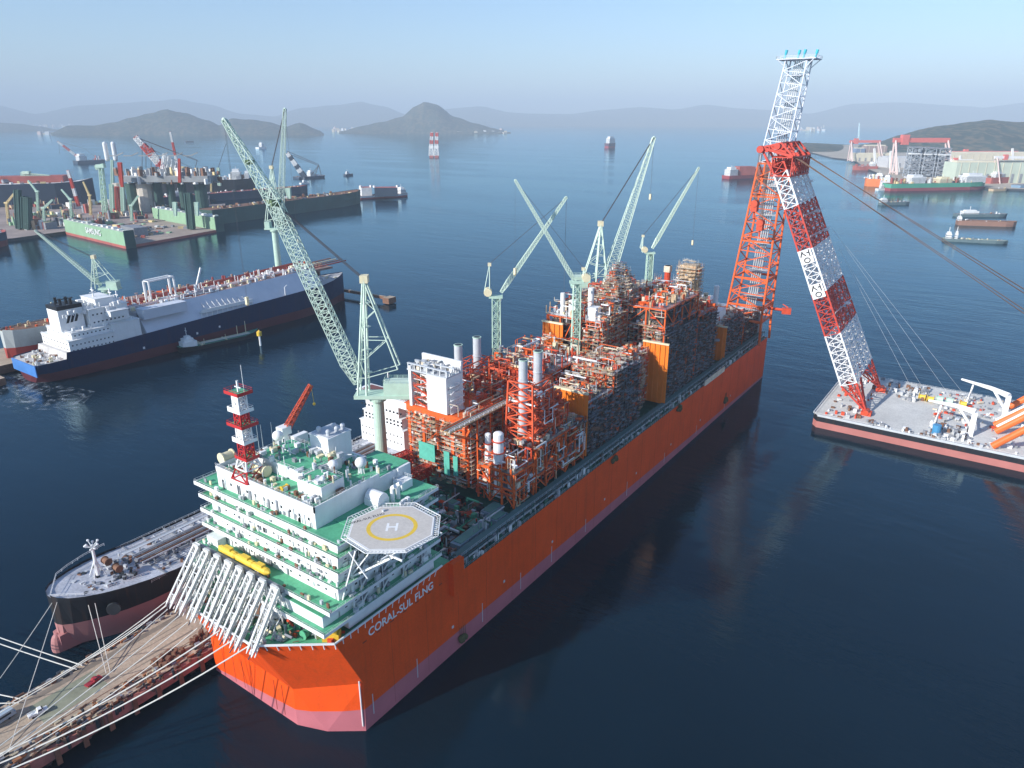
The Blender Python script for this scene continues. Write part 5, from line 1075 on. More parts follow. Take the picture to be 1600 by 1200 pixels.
f.build("boom_hinge", redor, FC)
f = MB(); fr = random.Random(5)
for t in (.25, .4, .55, .7, .78, .9): 
    p = foot_u.lerp(head_u, t); f.obox((p.x + 1.5, fr.uniform(365, 400), p.z), 3, 4, 1.2); f.rail([(p.x + 1, 358, p.z), (p.x + 1, 410, p.z)], 1.2, 4, .15)
f.build("boom_walkway", white, FC)
# hangul lettering plates on the near side of the boom
f = MB(); g = MB(); nearx = lambda t: foot_u.lerp(head_u, t)
def glyph(t, which):
    c = foot_u.lerp(head_u, t) - upv * 4.5; yv = 357.0 if True else 0
    c = Vector((c.x, 356.4, c.z)); ex = -upv * -1; a = upv; u_ = axv
    S = lambda x, y: c + a * x + u_ * y + Vector((0, -.1, 0))
    f.face([c + a * x + u_ * y for x, y in ((-4, -4.6), (4, -4.6), (4, 4.6), (-4, 4.6))])
    for p, q in which: g.bar(S(*p), S(*q), .55)
    for k in range(12): b0, b1 = 2 * math.pi * k / 12, 2 * math.pi * (k + 1) / 12; g.bar(S(.2 + 1.7 * math.cos(b0), -2.2 + 1.5 * math.sin(b0)), S(.2 + 1.7 * math.cos(b1), -2.2 + 1.5 * math.sin(b1)), .5)
sg_ = [((-1.2, 4), (-3, .6)), ((-1.4, 2.9), (.3, .6)), ((2.6, 4.2), (2.6, -.2)), ((1.0, 2.4), (2.6, 2.4))]
for t_g in (.635, .50):
    f = MB(); g = MB(); glyph(t_g, sg_); f.build("letter_plate", white, boom); g.build("hangul_lettering", black, boom)
# head
f = MB(); H_ = head_u; mv = MATS["crane vermilion"]
f.truss(H_ + Vector((0, -27, -4)), H_ + Vector((0, 15, -4)), 12, 11, 12, 11, 7, (1, 0, 0), 1.1, .6, x=True)
for y in (-26, -12, 2, 14):
    f.bar(H_ + Vector((6, y, 2)), H_ + Vector((-14, y, 7)), 1.5); f.bar(H_ + Vector((-6, y, -6)), H_ + Vector((-14, y, 7)), 1.2); f.bar(H_ + Vector((6, y, 2)), H_ + Vector((-2, y, 10)), 1.1); f.bar(H_ + Vector((-14, y, 7)), H_ + Vector((-2, y, 10)), 1)
    f.cyl(H_ + Vector((-14, y - 2.5, 6)), H_ + Vector((-14, y + 2.5, 6)), 2.2, 12); f.cyl(H_ + Vector((-4, y - 2, 8)), H_ + Vector((-4, y + 2, 8)), 2, 12)
f.bar(H_ + Vector((-14, -26, 7)), H_ + Vector((-14, 14, 7)), 1.0); f.bar(H_ + Vector((-2, -26, 10)), H_ + Vector((-2, 14, 10)), .8)
for k in range(40): f.obox(tuple(H_ + Vector((fr.uniform(-7, 6), fr.uniform(-26, 14), fr.uniform(-8, 6)))), fr.uniform(1, 3), fr.uniform(1, 3), fr.uniform(.5, 2), 0, fr.choice([0, 0, 1]))
f.build("boom_head", [mv, midgrey], FC)
f = MB(); hb = []
for y, zz in ((-26, 132), (-9, 118)):
    for o in range(6): f.cyl(H_ + Vector((-14 + (o % 3) * .8 - .8, y + (o // 3) * 2 - 1, 6)), Vector((H_.x - 14 + (o % 3) * .8 - .8, H_.y + y + (o // 3) * 2 - 1, zz + 3)), .14, 4, caps=False)
    hb.append((H_.x - 14, H_.y + y, zz))
f.build("hoist_cable", brcable, FC)
for p in hb: f = MB(); f.obox((p[0], p[1], p[2] - 3), 4, 4.5, 6); f.cyl((p[0], p[1] - 2.6, p[2] + 2), (p[0], p[1] + 2.6, p[2] + 2), 2.3, 12); f.bar((p[0], p[1], p[2] - 3), (p[0], p[1], p[2] - 7), 1); f.build("hook_block", redor, FC)
f = MB()                                                       # stay cables to the back of the barge
for yy in (362, 395):
    a = Vector((H_.x + 6, yy, H_.z + (2 if yy < 384 else 1)))
    for k in range(4):
        b_ = V(1600, 468 + (18 if yy < 384 else -14) + k * 4 - 4, (0, yy, 0), Vector((1, 0, 0))); dd = (b_ - a); e = a + dd * 1.65
        f.cyl(a + Vector((0, k * 1.6 - 2.4, 0)), e + Vector((0, k * 1.6 - 2.4, (k % 2) * 1.2)), .17, 5, caps=False)
f.build("stay_cable", brcable, FC)
f = MB()
for k, (x, y) in enumerate(((88, 415), (95, 418), (108, 424), (118, 426))): 
    p = foot_u.lerp(head_u, .62 if k < 2 else .7); f.cyl(p + Vector((3, 24, 0)), (x + 14, y, 9), .07, 4, caps=False)
f.build("tag_line", galv, FC)
# orange back struts with white edges
tb = [((1575, 637), (1600, 624)), ((1554, 664), (1600, 642)), ((1556, 674), (1600, 652)), ((1551, 697), (1600, 672))]
for k, (a, b_) in enumerate(tb):
    A_ = G(*a, 9.5); Bq = V(*b_, A_, Vector((1, 0, 0))); d = (Bq - A_); f = MB(); e = A_ + d * 4.2; f.cyl(A_, e, 2.0, 14, 0)
    if k in (1, 2): f.cyl(A_ + Vector((0, 0, 3.2)), e + Vector((0, 0, 3.2)), .8, 8, 1)
    f.build("back_strut", [mat("bright orange strut paint", (.8, .16, .03), .45), white], FC)
for (x0, y0_, x1, y1_, lab) in ((127, 420, 154, 401, 0), (114, 364, 139, 358, 1)):
    f = MB(); f.box(x1 - 1.4, x1 + 1.4, y1_ - 1.4, y1_ + 1.4, 8, 23); f.cyl((x1, y1_, 23), (x1 - 10, y1_ + (y0_ - y1_) * .35, 24), 2.0, 6, r2=1.4); f.cyl((x1 - 10, y1_ + (y0_ - y1_) * .35, 24), (x0, y0_, 23), 1.4, 6, r2=.7); f.bar((x1 + 1, y1_, 12), (x1 - 8, y1_ + (y0_ - y1_) * .3, 23), 1.2)
    f.bar((x0 + 6, y0_ - 1, 8), (x0 + 7, y0_ - 1, 22), 1.0); f.bar((x0 + 5, y0_ - 5, 8), (x0 + 7, y0_ - 1, 20), .5); f.build("deck_jib_crane", white, FC)
for x, y, m_ in ((107.4, 407, yellow), (112.4, 406, yellow), (117.5, 409, mint), (123.2, 409, mint), (131, 408, yellow)):
    f = MB(); f.cyl((x - 1.8, y, 10.4), (x + 1.8, y, 10.4), 1.5 if m_ is yellow else 1.9, 16); 
    for s_ in (-1.9, 1.9): f.cyl((x + s_ - .15, y, 10.4), (x + s_ + .15, y, 10.4), 2.4, 16)
    f.build("rope_drum", m_, FC)
f = MB(); fr = random.Random(9)
kit(f, 60, 80, 343, 436, 8, 90, 2.6, (0, 1, 6, 3, 7), rr=fr); kit(f, 84, 150, 341, 346, 8, 60, 2.4, (0, 7, 6, 1), rr=fr); kit(f, 84, 110, 400, 432, 8, 90, 3, (0, 6, 7, 1, 1), rr=fr); kit(f, 116, 150, 372, 432, 8, 150, 1.4, (0, 1, 8, 6, 3), rr=fr); kit(f, 118, 140, 346, 366, 8, 80, 4, (0, 6, 1, 7), rr=fr); kit(f, 150, 200, 342, 436, 8, 90, 3, (0, 6, 1), rr=fr)
tag(f.build("deck_machinery", PAL, FC), kind="stuff")
f = MB(); f.cyl((122, 349, 8), (122, 349, 14), 2.4, 12); f.build("blue_tank", mat("mid blue paint", (.06, .25, .45), .5), FC)
f = MB(); f.rail([(55, 340, 8), (200, 340, 8)], 1.2, 3, .09); f.rail([(55, 438, 8), (200, 438, 8)], 1.2, 3, .09); f.rail([(55, 342, 8), (55, 436, 8)], 1.2, 3, .09); f.build("railing", white, FC)

# churned water at the gas carrier's stern
fm = bpy.data.materials.new("sea foam"); fm.use_nodes = True; t_ = fm.node_tree; N_ = t_.nodes; b_ = N_["Principled BSDF"]; b_.inputs["Base Color"].default_value = (.5, .56, .6, 1); b_.inputs["Roughness"].default_value = .6
tc_ = N_.new("ShaderNodeTexCoord"); n1 = N_.new("ShaderNodeTexNoise"); n1.inputs["Scale"].default_value = .09; n1.inputs["Detail"].default_value = 9; n1.inputs["Roughness"].default_value = .7; n1.inputs["Distortion"].default_value = 1.5
t_.links.new(tc_.outputs["Object"], n1.inputs["Vector"]); r1 = N_.new("ShaderNodeMapRange"); r1.inputs[1].default_value = .5; r1.inputs[2].default_value = .72; r1.inputs[4].default_value = .6; t_.links.new(n1.outputs[0], r1.inputs[0]); t_.links.new(r1.outputs[0], b_.inputs["Alpha"])
f = MB(); pts = [G(x, y, .03) for x, y in ((-40, 590), (30, 584), (60, 594), (150, 612), (120, 640), (40, 640), (-40, 630))]; f.face([(p.x, p.y, .03) for p in pts][::-1]); tag(f.build("water", fm), kind="structure")
# ------------------------------------------------------------------ far shipyard on the left
def flat(name, px, z, m, thick=6):
    f = MB(); pts = [G(x, y, z) for x, y in px]; f.prism([(p.x, p.y) for p in pts], z - thick, z, 1, 0); o = f.build(name, [m, dark]); tag(o, kind="structure"); return o
yardm = mat("shipyard ground", (.30, .24, .21), .9, .3, .02, fine=.15)
flat("quay", [(-200, 392), (22, 372), (96, 362), (212, 348), (348, 337), (352, 318), (262, 322), (-200, 300)][::-1], 5, yardm)
dgreen = mat("dock wall green", (.26, .42, .26), .6, .12, .05, streak=.2); darkg = mat("dark green hulk", (.035, .085, .07), .6, .25, .03); navy = mat("far navy hull", (.035, .055, .085), .6, .2, .02)
palew = mat("far white paint", (.72, .72, .70), .6, .1, .1); brick = mat("far brick red", (.38, .10, .08), .7, .2, .05); yell2 = mat("far cream yellow", (.70, .55, .28), .7, .2, .1)
FPAL = [palew, midgrey, rust, dgreen, yell2, brick, navy, tan]
def wallbox(f, a, b_, w, z0, z1, m=0, top=None):
    a = Vector((a[0], a[1], 0)); b_ = Vector((b_[0], b_[1], 0)); d = (b_ - a); L = d.length; f.obox(tuple((a + b_) / 2 + Vector((0, 0, z0))), L, w, z1 - z0, math.atan2(d.y, d.x), m, top)
FD = thing("floating_dock", "pale green floating dock with white lettering on its near wall and a bare pontoon deck", "dry dock", (-1100, 550, 0))
a, b_ = G(103, 366), G(197, 389); c, d_ = G(240, 345), G(338, 363)
f = MB(); f.prism([(a.x, a.y), (b_.x, b_.y), (d_.x, d_.y), (c.x, c.y)], -4, 4, 1, 0); f.build("pontoon", [mat("bare brown pontoon deck", (.34, .27, .22), .9, .25, .03), brick], FD)
for p, q in ((a, b_), (c, d_)):
    dv = (q - p).normalized(); n = Vector((-dv.y, dv.x, 0)); f = MB(); wallbox(f, p + n * 8, q + n * 8, 15, 0, 25, 0, 1); wallbox(f, q - dv * 1.5 + n * 8, q + dv * .5 + n * 8, 15.2, 0, 27, 2); wallbox(f, p + n * .3, q + n * .3, .8, 0, 2.2, 3)
    for k in range(12): w = p.lerp(q, (k + .5) / 12) + n * 8; f.obox((w.x, w.y, 25), 6, 7, rnd.uniform(1, 4), 0, rnd.choice([1, 4, 4]))
    f.build("wing_wall", [dgreen, mat("pale wall top", (.5, .52, .46), .8, .2, .1), darkg, brick, palew], FD)
dv = (b_ - a).normalized(); text("dock_lettering", "SAMSUNG", 13, a + dv * 92 + Vector((dv.y, -dv.x, 0)) * .6 + Vector((0, 0, 11.5)), dv, (0, 0, 1), palew, FD, .2, 1.0)
f = MB()
for k in range(70): u, v = rnd.random(), rnd.random(); w = a.lerp(b_, u * .8).lerp(c.lerp(d_, u * .8), .15 + v * .75); f.obox((w.x, w.y, 4), rnd.uniform(3, 12), rnd.uniform(3, 9), rnd.uniform(1, 4), rnd.uniform(0, 1), rnd.randrange(8))
w = a.lerp(b_, .62).lerp(c.lerp(d_, .62), .35); f.obox((w.x, w.y, 4), 50, 22, 14, -.1, 1)
tag(f.build("dock_deck_clutter", FPAL, FD), kind="stuff")
# yard clutter: individual sheds, blocks
fr = random.Random(21); CN = ["pale", "grey", "rusty", "green", "cream", "brick", "navy", "tan"]
for row, (ya, yb_, n_) in enumerate(((318, 330, 11), (332, 345, 13), (347, 360, 11))):
    for k in range(n_):
        px = 14 + (330 - row * 60 - 14) * (k + .5) / n_ + fr.uniform(-6, 6); py = fr.uniform(ya, yb_)
        if py > 374 - px * .11: continue
        p = G(px, py, 5); s = fr.uniform(9, 30); h = fr.uniform(4, 13); f = MB(); rot = fr.uniform(-.3, .3); mi = fr.randrange(8)
        f.obox((p.x, p.y, 5), s, s * fr.uniform(.5, .9), h, rot, mi, fr.randrange(8))
        for j in range(7): f.obox((p.x + fr.uniform(-s, s) * .6, p.y + fr.uniform(-s, s) * .6, 5), fr.uniform(3, 8), fr.uniform(2, 6), fr.uniform(2, h + 6), rot, fr.randrange(8))
        for j in range(4): q = Vector((p.x + fr.uniform(-s, s) * .6, p.y + fr.uniform(-s, s) * .6, 5)); f.bar(q, q + Vector((0, 0, fr.uniform(8, 22))), 1, fr.randrange(8))
        solo("hull_block", f, FPAL, "%s hull block, %s row of the far left quay, %s from the left" % (CN[mi], ("back", "middle", "front")[row], ORD[k]), "hull block", (p.x, p.y, 5), "hull blocks and gear on the far left quay")
def far_ship(name, label, cat, a, b_, B, zd, hullm, hz, blocks, deckm=None, z=0, kitn=40, kh=8, group=None, rake=.06, kpal=(0, 1, 2, 4)):
    """a,b_: pixel of stern and bow at the waterline on the near side; blocks: (t0, t1, height, width share, material)"""
    a, b_ = G(*a), G(*b_); d = b_ - a; L = d.length; ang = math.atan2(d.y, d.x); n = Vector((-d.y, d.x, 0)).normalized()
    if n.dot(a - CAM) < 0: n = -n
    o = a + n * B / 2; t = thing(name, label, cat, (o.x, o.y, 0), group, ang)
    f = MB(); loft(f, [(0, B * .42, B * .47, zd), (L * .06, B / 2, B / 2, zd), (L * .8, B / 2, B / 2, zd), (L * .93, B * .3, B * .42, zd * 1.05), (L * 1.0, B * .03, B * .1, zd * 1.15)], -3, 0, 1, .8)
    f.v = [(y, -x, z_) for x, y, z_ in f.v]; f.build("hull", [hullm, deckm or midgrey], t, world=False)
    for (t0, t1, h, w, m) in blocks:
        g = MB(); g.box(L * t0, L * t1, -B * w / 2, B * w / 2, zd - .5, zd + h); g.box(L * t0 + (t1 - t0) * L * .15, L * t1 - (t1 - t0) * L * .15, -B * w * .35, B * w * .35, zd + h, zd + h * 1.35)
        for k in range(int(h / 3.2)): g.box(L * t0 - .15, L * t1 + .15, -B * w / 2 - .1, B * w / 2 + .1, zd + k * 3.2 + 1.4, zd + k * 3.2 + 2.2, 1)
        g.bar((L * (t0 + t1) / 2, 0, zd + h), (L * (t0 + t1) / 2, 0, zd + h * 1.35 + 7), .8); g.build("deck_house", [m, glass], t, world=False)
    if kitn: g = MB(); kit(g, L * .05, L * .92, -B * .42, B * .42, zd, kitn, kh, kpal, rr=fr, smax=max(2, B * .18)); tag(g.build("deck_gear", FPAL, t, world=False), kind="stuff")
    return t
far_ship("bulk_hull", "huge navy hull with a white band, afloat behind the far left yard", "ship", (-160, 334), (150, 322), 60, 52, navy, 0, [], palew, kitn=30, kh=6)
p, q = G(-160, 330, 0), G(106, 322, 0); d = (q - p).normalized(); n = Vector((-d.y, d.x, 0)); f = MB(); wallbox(f, p + n * 30, q + n * 30, 50, 52.5, 66); o = solo("covered_hatch_block", f, brick, "long brick red hold cover lying on the navy hull at far left", "hold cover", (p.x, p.y, 52.5))
far_ship("bulk_carrier", "dark red hull cut off by the left edge below the far yard", "ship", (-110, 404), (24, 383), 34, 20, two_tone("far maroon hull", (.05, .07, .11), (.20, .05, .05), 9), 0, [(.6, .7, 8, .6, palew)], brick, kitn=40, kh=5)
far_ship("ore_ship", "long dark green hull lying across the middle distance beyond the pale green dock", "ship", (335, 352), (574, 318), 46, 27, darkg, 0, [], rust, kitn=90, kh=4, kpal=(1, 2, 2, 4))
far_ship("navy_ship", "dark hull behind the long green one with white gear along its deck", "ship", (250, 322), (486, 302), 34, 18, navy, 0, [(.1, .17, 8, .6, palew)], brick, kitn=80, kh=4)
far_ship("tug", "small dark tug with white wheelhouse in front of the black production ship", "tug", (302, 318), (340, 315), 14, 5, black, 0, [(.35, .6, 7, .6, palew)], kitn=8, kh=2)
far_ship("heavy_lift_ship", "heavy-lift ship with white bow house carrying dark boxes beyond the green hull", "ship", (560, 312), (641, 307), 34, 7, two_tone("far white over red hull", (.62, .62, .62), (.35, .07, .06), 3.5), 0, [(.83, .93, 12, .8, palew)], rust, kitn=6, kh=2)
for i, (x0, x1, yb, h, mm, lab) in enumerate(((566, 582, 311, 20, palew, "pale end box of the cargo on the heavy-lift ship"), (586, 622, 312, 21, navy, "big dark blue box on the heavy-lift ship's deck"))):
    p, q = G(x0, yb), G(x1, yb - .6); d = (q - p).normalized(); n = Vector((-d.y, d.x, 0)); f = MB(); wallbox(f, p + n * 18, q + n * 18, 34, 7, 7 + h, 0, 1); f.obox((p.x + n.x * 10, p.y + n.y * 10, 7 + h), 5, 5, 5, 0, 2); f.obox((q.x + n.x * 10, q.y + n.y * 10, 7 + h), 5, 5, 5, 0, 2); solo("cargo_caisson", f, [mm, brick, palew], lab, "caisson", (p.x, p.y, 7))
far_ship("production_ship", "black ship with white house, grey deck and a cream yellow block beyond the rig", "ship", (250, 301), (398, 298), 55, 30, black, 0, [(.76, .86, 20, .7, palew), (.1, .3, 26, .8, yell2), (.9, .95, 16, .6, palew)], palew, kitn=90, kh=14, kpal=(0, 1, 0, 4, 2))
# half-built rig on the quay
RP = G(262, 330, 5); RG_ = thing("drilling_rig", "half-built drilling rig on pale columns standing at the back of the far left yard", "rig", (RP.x, RP.y, 5))
def V2(px, py, b=RP): return V(px, py, b)
f = MB()
for px, w, m_ in ((192, 12, 0), (212, 14, 2), (232, 18, 0), (252, 10, 2), (272, 9, 2), (290, 9, 2), (318, 14, 2)):
    p = V2(px, 330); f.cyl((p.x, p.y, 5), (p.x, p.y, 62), w * .9, 12, m_)
f.build("column", [mat("pale rig column", (.55, .50, .42), .7, .2, .05), palew, darkg], RG_)
p, q = V2(200, 290), V2(335, 290); f = MB(); d = (q - p).normalized(); wallbox(f, p, q, 60, 66, 78, 1, 0); [f.bar((p + (q - p) * (k / 12)) + Vector((0, -28, 60)), (p + (q - p) * ((k + 1) / 12)) + Vector((0, -28, 66 if k % 2 else 60)), 2.0, 1) for k in range(12)]; 
for k in range(170):
    w = p.lerp(q, fr.random()); f.obox((w.x + fr.uniform(-25, 25), w.y + fr.uniform(-30, 25), fr.choice([78, 78, 62])), fr.uniform(2, 10), fr.uniform(2, 9), fr.uniform(3, 17), 0, fr.choice([0, 1, 2, 1, 4, 0, 2]))
f.build("rig_deck", [palew, mat("rig grey", (.26, .27, .27), .7, .3, .05), rust, dgreen, yell2], RG_)
f = MB()
for px in (258, 264, 270, 276): a_ = V2(px, 292); b2 = V2(px, 240 + abs(px - 259) * .9); f.truss((a_.x, a_.y, 80), (b2.x, b2.y, b2.z), 9, 9, 6, 6, 6, (1, 0, 0), 1.0, .6, x=True)
f.build("derrick", palew, RG_)
def stick(label, base, pts, w0, w1, mats_, cat="crane", name="yard_crane", post=None, group=None, extra=None, bands=0, lw=1.0):
    """far crane: post from the ground at pixel base, lattice jib through pixels pts"""
    B = G(*base, 5) if len(base) == 2 else G(base[0], base[1], base[2]); t = thing(name, label, cat, (B.x, B.y, B.z), group)
    P_ = [V(x, y, B) for x, y in pts]
    if post:
        f = MB(); a_ = V(*post, B); f.truss(B, a_, post_w(w0), post_w(w0), post_w(w0) * .8, post_w(w0) * .8, 5, CR, lw, lw * .6, x=True); f.obox(tuple(a_), w0 * 2.2, w0 * 1.4, w0 * .9, YAW); f.build("column", mats_[0], t)
    f = MB(); n = 14
    for a_, b2 in zip(P_, P_[1:]): f.truss(a_, b2, w0, w0 * .8, w1, w1 * .8, n, (0, 0, 1) if abs((b2 - a_).normalized().z) < .5 else CR, lw, lw * .6, 0, x=True, mfun=(lambda u: int(u * bands) % 2) if bands else None)
    f.build("jib", mats_, t)
    if extra:
        f = MB()
        for (p, q) in extra: f.bar(V(*p, B), V(*q, B), lw * .7)
        f.build("stay_cable", cable, t)
    return t
def post_w(w): return w * 1.1
vm = MATS["crane vermilion"]
stick("pale green hammerhead crane rising from the far left yard", (52, 318), [(33, 272), (78, 276)], 7, 6, [mint], post=(42, 272))
stick("green tower crane beside the red mast in the far yard", (165, 336), [(150, 262), (163, 258)], 7, 6, [mint], post=(158, 262), lw=1.3)
stick("red lattice mast between two green posts in the far yard", (186, 334), [(186, 332), (180, 292)], 11, 11, [vm], name="lattice_mast", cat="mast", lw=1.6)
for px, lab in ((176, "left green post beside the red lattice mast"), (193, "right green post beside the red lattice mast")): stick(lab, (px, 336), [(px, 334), (px - 2, 288)], 6, 6, [mint], name="green_post", cat="post", lw=1.1)
stick("crane with two white oval counterweights standing above the rig", (176, 312), [(176, 290), (175, 250)], 6, 4, [mint], lw=1.2)
B = G(176, 312, 5); 
for px in (165.5, 178.5):
    f = MB(); p = V(px, 236, B); f.cyl(p - Vector((0, 0, 18)), p + Vector((0, 0, 16)), 5.2, 12, 0); f.sphere(p + Vector((0, 0, 16)), 5.2, 0, 12, 6); f.sphere(p - Vector((0, 0, 18)), 5.2, 0, 12, 6); o = f.build("counterweight", palew, scene.objects[[k.name for k in scene.objects if k.get("label", "").startswith("crane with two white oval")][0]])
stick("long red and white sheerlegs boom pointing left over the far rig", (310, 300, 30), [(262, 270), (212, 214)], 15, 10, [vm, palew], bands=4, lw=1.4, name="floating_crane", extra=[((212, 214), (308, 250)), ((216, 216), (310, 252)), ((222, 220), (222, 262)), ((228, 224), (228, 262)), ((236, 228), (236, 262)), ((308, 250), (300, 285))])
stick("shorter red and white sheerlegs boom just below the longest one", (300, 300, 30), [(272, 282), (234, 232)], 11, 8, [vm, palew], bands=5, lw=1.2, name="floating_crane", extra=[((234, 232), (300, 262))])
stick("thin red and white boom rising above the production ship", (284, 290, 30), [(278, 262), (266, 206)], 5, 3, [palew, vm], bands=3, lw=.9, name="floating_crane")
stick("dark red pedestal crane on the rig's right end", (281, 292, 60), [(281, 285), (280, 248)], 4.5, 3, [vm], lw=1.0)
stick("dark red small crane on the rig's left end", (191, 296, 60), [(191, 292), (187, 254)], 4, 6, [vm], lw=1.0)
stick("red and white sheerlegs at the back of the yard leaning left", (133, 252, 6), [(128, 250), (90, 221)], 9, 6, [vm, palew], bands=4, lw=1.2, name="floating_crane", extra=[((90, 221), (132, 232)), ((132, 232), (158, 252)), ((92, 224), (93, 240))])
far_ship("crane_barge", "dark crane barge with a red and white cabin behind the yard", "barge", (122, 256), (168, 254), 50, 12, navy, 0, [(.1, .35, 22, .7, palew)], kitn=10, kh=20, kpal=(0, 5))
stick("red and white A-frame legs standing in front of the navy hull", (125, 326), [(123, 322), (106, 266)], 5, 4, [vm, palew], bands=4, lw=1.2, cat="mast", name="a_frame_mast")
for px, pt in ((-3, 297), (9, 308)):
    stick("dark green gate post at the end of the far slipway, %s" % ("left of the pair" if px < 5 else "right of the pair"), (px + 33, 359), [(px + 33, 357), (px + 30 if px < 5 else px + 32, pt)], 7 if px < 5 else 11, 7 if px < 5 else 11, [darkg], lw=2.4, cat="gate post", name="gate_post")
stick("green gate post rising from the floating dock's right wall", (299, 358), [(299, 357), (294, 302)], 9, 9, [darkg], lw=2.6, cat="gate post", name="gate_post")
for px in (274, 308): stick("small mint crane on the floating dock's right wall, %s one" % ("left" if px < 290 else "right"), (px, 340, 25), [(px, 337), (px - 1, 316)], 4, 6, [mint], lw=1.0)
stick("pale green deck crane on the production ship", (343, 292, 30), [(343, 290), (341, 262)], 6, 5, [mint], lw=1.2, extra=[((341, 262), (353, 225))])
stick("small green crane on the long dark green hull", (452, 312, 27), [(452, 310), (450, 294)], 6, 9, [mint], lw=1.6)
for k, (x, y, tx, ty, ax, ay) in enumerate(((14, 350, 10, 318, 24, 300), (70, 352, 68, 326, 82, 312), (112, 342, 110, 312, 96, 296), (142, 336, 140, 306, 130, 284), (214, 330, 212, 300, 226, 276), (240, 300, 240, 280, 252, 258), (330, 300, 330, 284, 320, 262), (206, 345, 205, 322, 216, 306), (60, 338, 58, 300, 44, 282))):
    stick("slender %s jib crane in the far left yard, %s from the left" % ("green" if k % 3 else "yellow", ORD[(0, 3, 4, 5, 6 + 1, 8, 9, 6, 1)[k]] if False else ORD[sorted([14, 70, 112, 142, 214, 240, 330, 206, 60]).index(x)]), (x, y), [(tx, ty), (ax, ay)], 3, 2, [mint if k % 3 else yell2], post=(tx, ty), lw=.8, group="slender cranes in the far left yard")
# middle distance floating crane with dark boom
far_ship("crane_barge", "low dark crane barge afloat beyond the gas carrier's tall crane", "barge", (468, 280), (512, 277), 40, 6, navy, 0, [(.45, .6, 14, .5, palew)], kitn=14, kh=6)
stick("dark and white slanting boom of a distant sheerlegs leaning left", (478, 279, 6), [(476, 277), (449, 239)], 14, 9, [navy, palew], bands=6, lw=2.4, name="floating_crane", extra=[((448, 236), (498, 257)), ((450, 240), (498, 259)), ((498, 258), (486, 274)), ((498, 258), (502, 274)), ((498, 258), (492, 274))])
far_ship("work_boat", "tiny white work boat below the distant sheerlegs barge", "boat", (471, 288), (485, 287), 12, 4, palew, 0, [(.3, .6, 6, .6, palew)], kitn=0)
far_ship("work_boat", "tiny dark tug crossing right of the distant sheerlegs barge", "boat", (540, 275), (553, 274), 12, 5, navy, 0, [(.2, .5, 7, .6, palew)], kitn=0)
far_ship("work_boat", "tiny dark boat far out in front of the left island", "boat", (291, 222), (304, 221.6), 30, 8, navy, 0, [], kitn=5)
far_ship("work_boat", "distant pale ship seen left of the leaning crane jib", "boat", (405, 233), (418, 232.5), 40, 12, palew, 0, [(.4, .7, 22, .7, palew)], kitn=6)
far_ship("coaster", "distant red ship with white house in the middle of the bay", "ship", (951, 231), (963, 230.5), 40, 30, two_tone("far coaster hull", (.10, .06, .10), (.35, .05, .06), 10), 0, [(.15, .85, 34, .8, palew)], kitn=4)
far_ship("container_feeder", "brick red ship passing behind the orange flare tower", "ship", (1140, 280), (1208, 277), 40, 10, two_tone("far feeder hull", (.28, .05, .06), (.28, .05, .06), 2), 0, [(.03, .2, 20, .7, palew)], brick, kitn=0)
p, q = G(1150, 279), G(1174, 278.5); f = MB(); wallbox(f, p + Vector((-6, 20, 0)), q + Vector((-6, 20, 0)), 34, 10.2, 38); solo("container_stack", f, brick, "dark red block of cargo on the ship behind the flare tower, left one", "cargo", (p.x, p.y, 10))
p, q = G(1182, 278.5), G(1204, 278); f = MB(); wallbox(f, p + Vector((-6, 20, 0)), q + Vector((-6, 20, 0)), 34, 10.2, 34); solo("container_stack", f, brick, "dark red block of cargo on the ship behind the flare tower, right one", "cargo", (p.x, p.y, 10))
# twin jack-up towers far out
for k, px in enumerate((674.5, 682.5)):
    B = G(px, 246); t = thing("jack_up_barge", "distant red and white %s tower of the pair standing in the bay" % ("left" if k == 0 else "right"), "tower", (B.x, B.y, 0))
    f = MB(); f.obox((B.x, B.y, 0), 20, 30, 10, YAW, 1); f.build("hull", [palew, brick], t)
    f = MB(); tp = V(px + .3, 207, B); f.truss((B.x, B.y, 50), (tp.x, tp.y, tp.z), 16, 16, 11, 11, 8, CR, 2.6, 1.8, 1, mfun=lambda u: int(u * 4) % 2, x=True); f.truss((B.x, B.y, 10), (B.x, B.y, 50), 24, 24, 18, 18, 3, CR, 3, 2, 0, x=True); f.obox((B.x, B.y, 44), 24, 20, 14, YAW, 0); f.build("tower", [palew, vm], t)
# ------------------------------------------------------------------ the yard on the right
flat("coast", [(1268, 238), (1300, 246), (1335, 250), (1352, 262), (1400, 282), (1560, 294), (1720, 300), (1760, 240), (1500, 224), (1330, 226), (1290, 228)][::-1], 5, mat("pale coast ground", (.42, .36, .28), .9, .25, .006), 9)
def block(px0, px1, pyb, pyt, depth, name, label, cat, m, top=None, z=5, group=None, roof=None):
    a_ = G(px0, pyb, z); d = CR; b2 = V(px1, pyb, a_); tp = V(px0, pyt, a_); L = (b2 - a_).dot(d); n = Vector((-d.y, d.x, 0)); f = MB()
    c = a_ + d * L / 2 + n * depth / 2; f.obox((c.x, c.y, z), L, depth, tp.z - z, YAW, 0, 1)
    for k in range(max(1, int(L / 25))): cc = a_ + d * (k + .5) * L / max(1, int(L / 25)) - n * .6; f.obox((cc.x, cc.y, z), 1.4, 1.2, (tp.z - z), YAW, 1); f.obox((cc.x + d.x * 8, cc.y + d.y * 8, z), 7, 1.4, (tp.z - z) * .45, YAW, 2)
    f.obox((c.x, c.y, tp.z), L * .96, depth * .5, (tp.z - z) * .08, YAW, 1)
    return solo(name, f, [m, top or m, midgrey], label, cat, (a_.x, a_.y, z), group)
crm = mat("pale cream shed wall", (.62, .57, .44), .8, .1, .02); pgm = mat("pale green shed wall", (.50, .56, .45), .8, .1, .02)
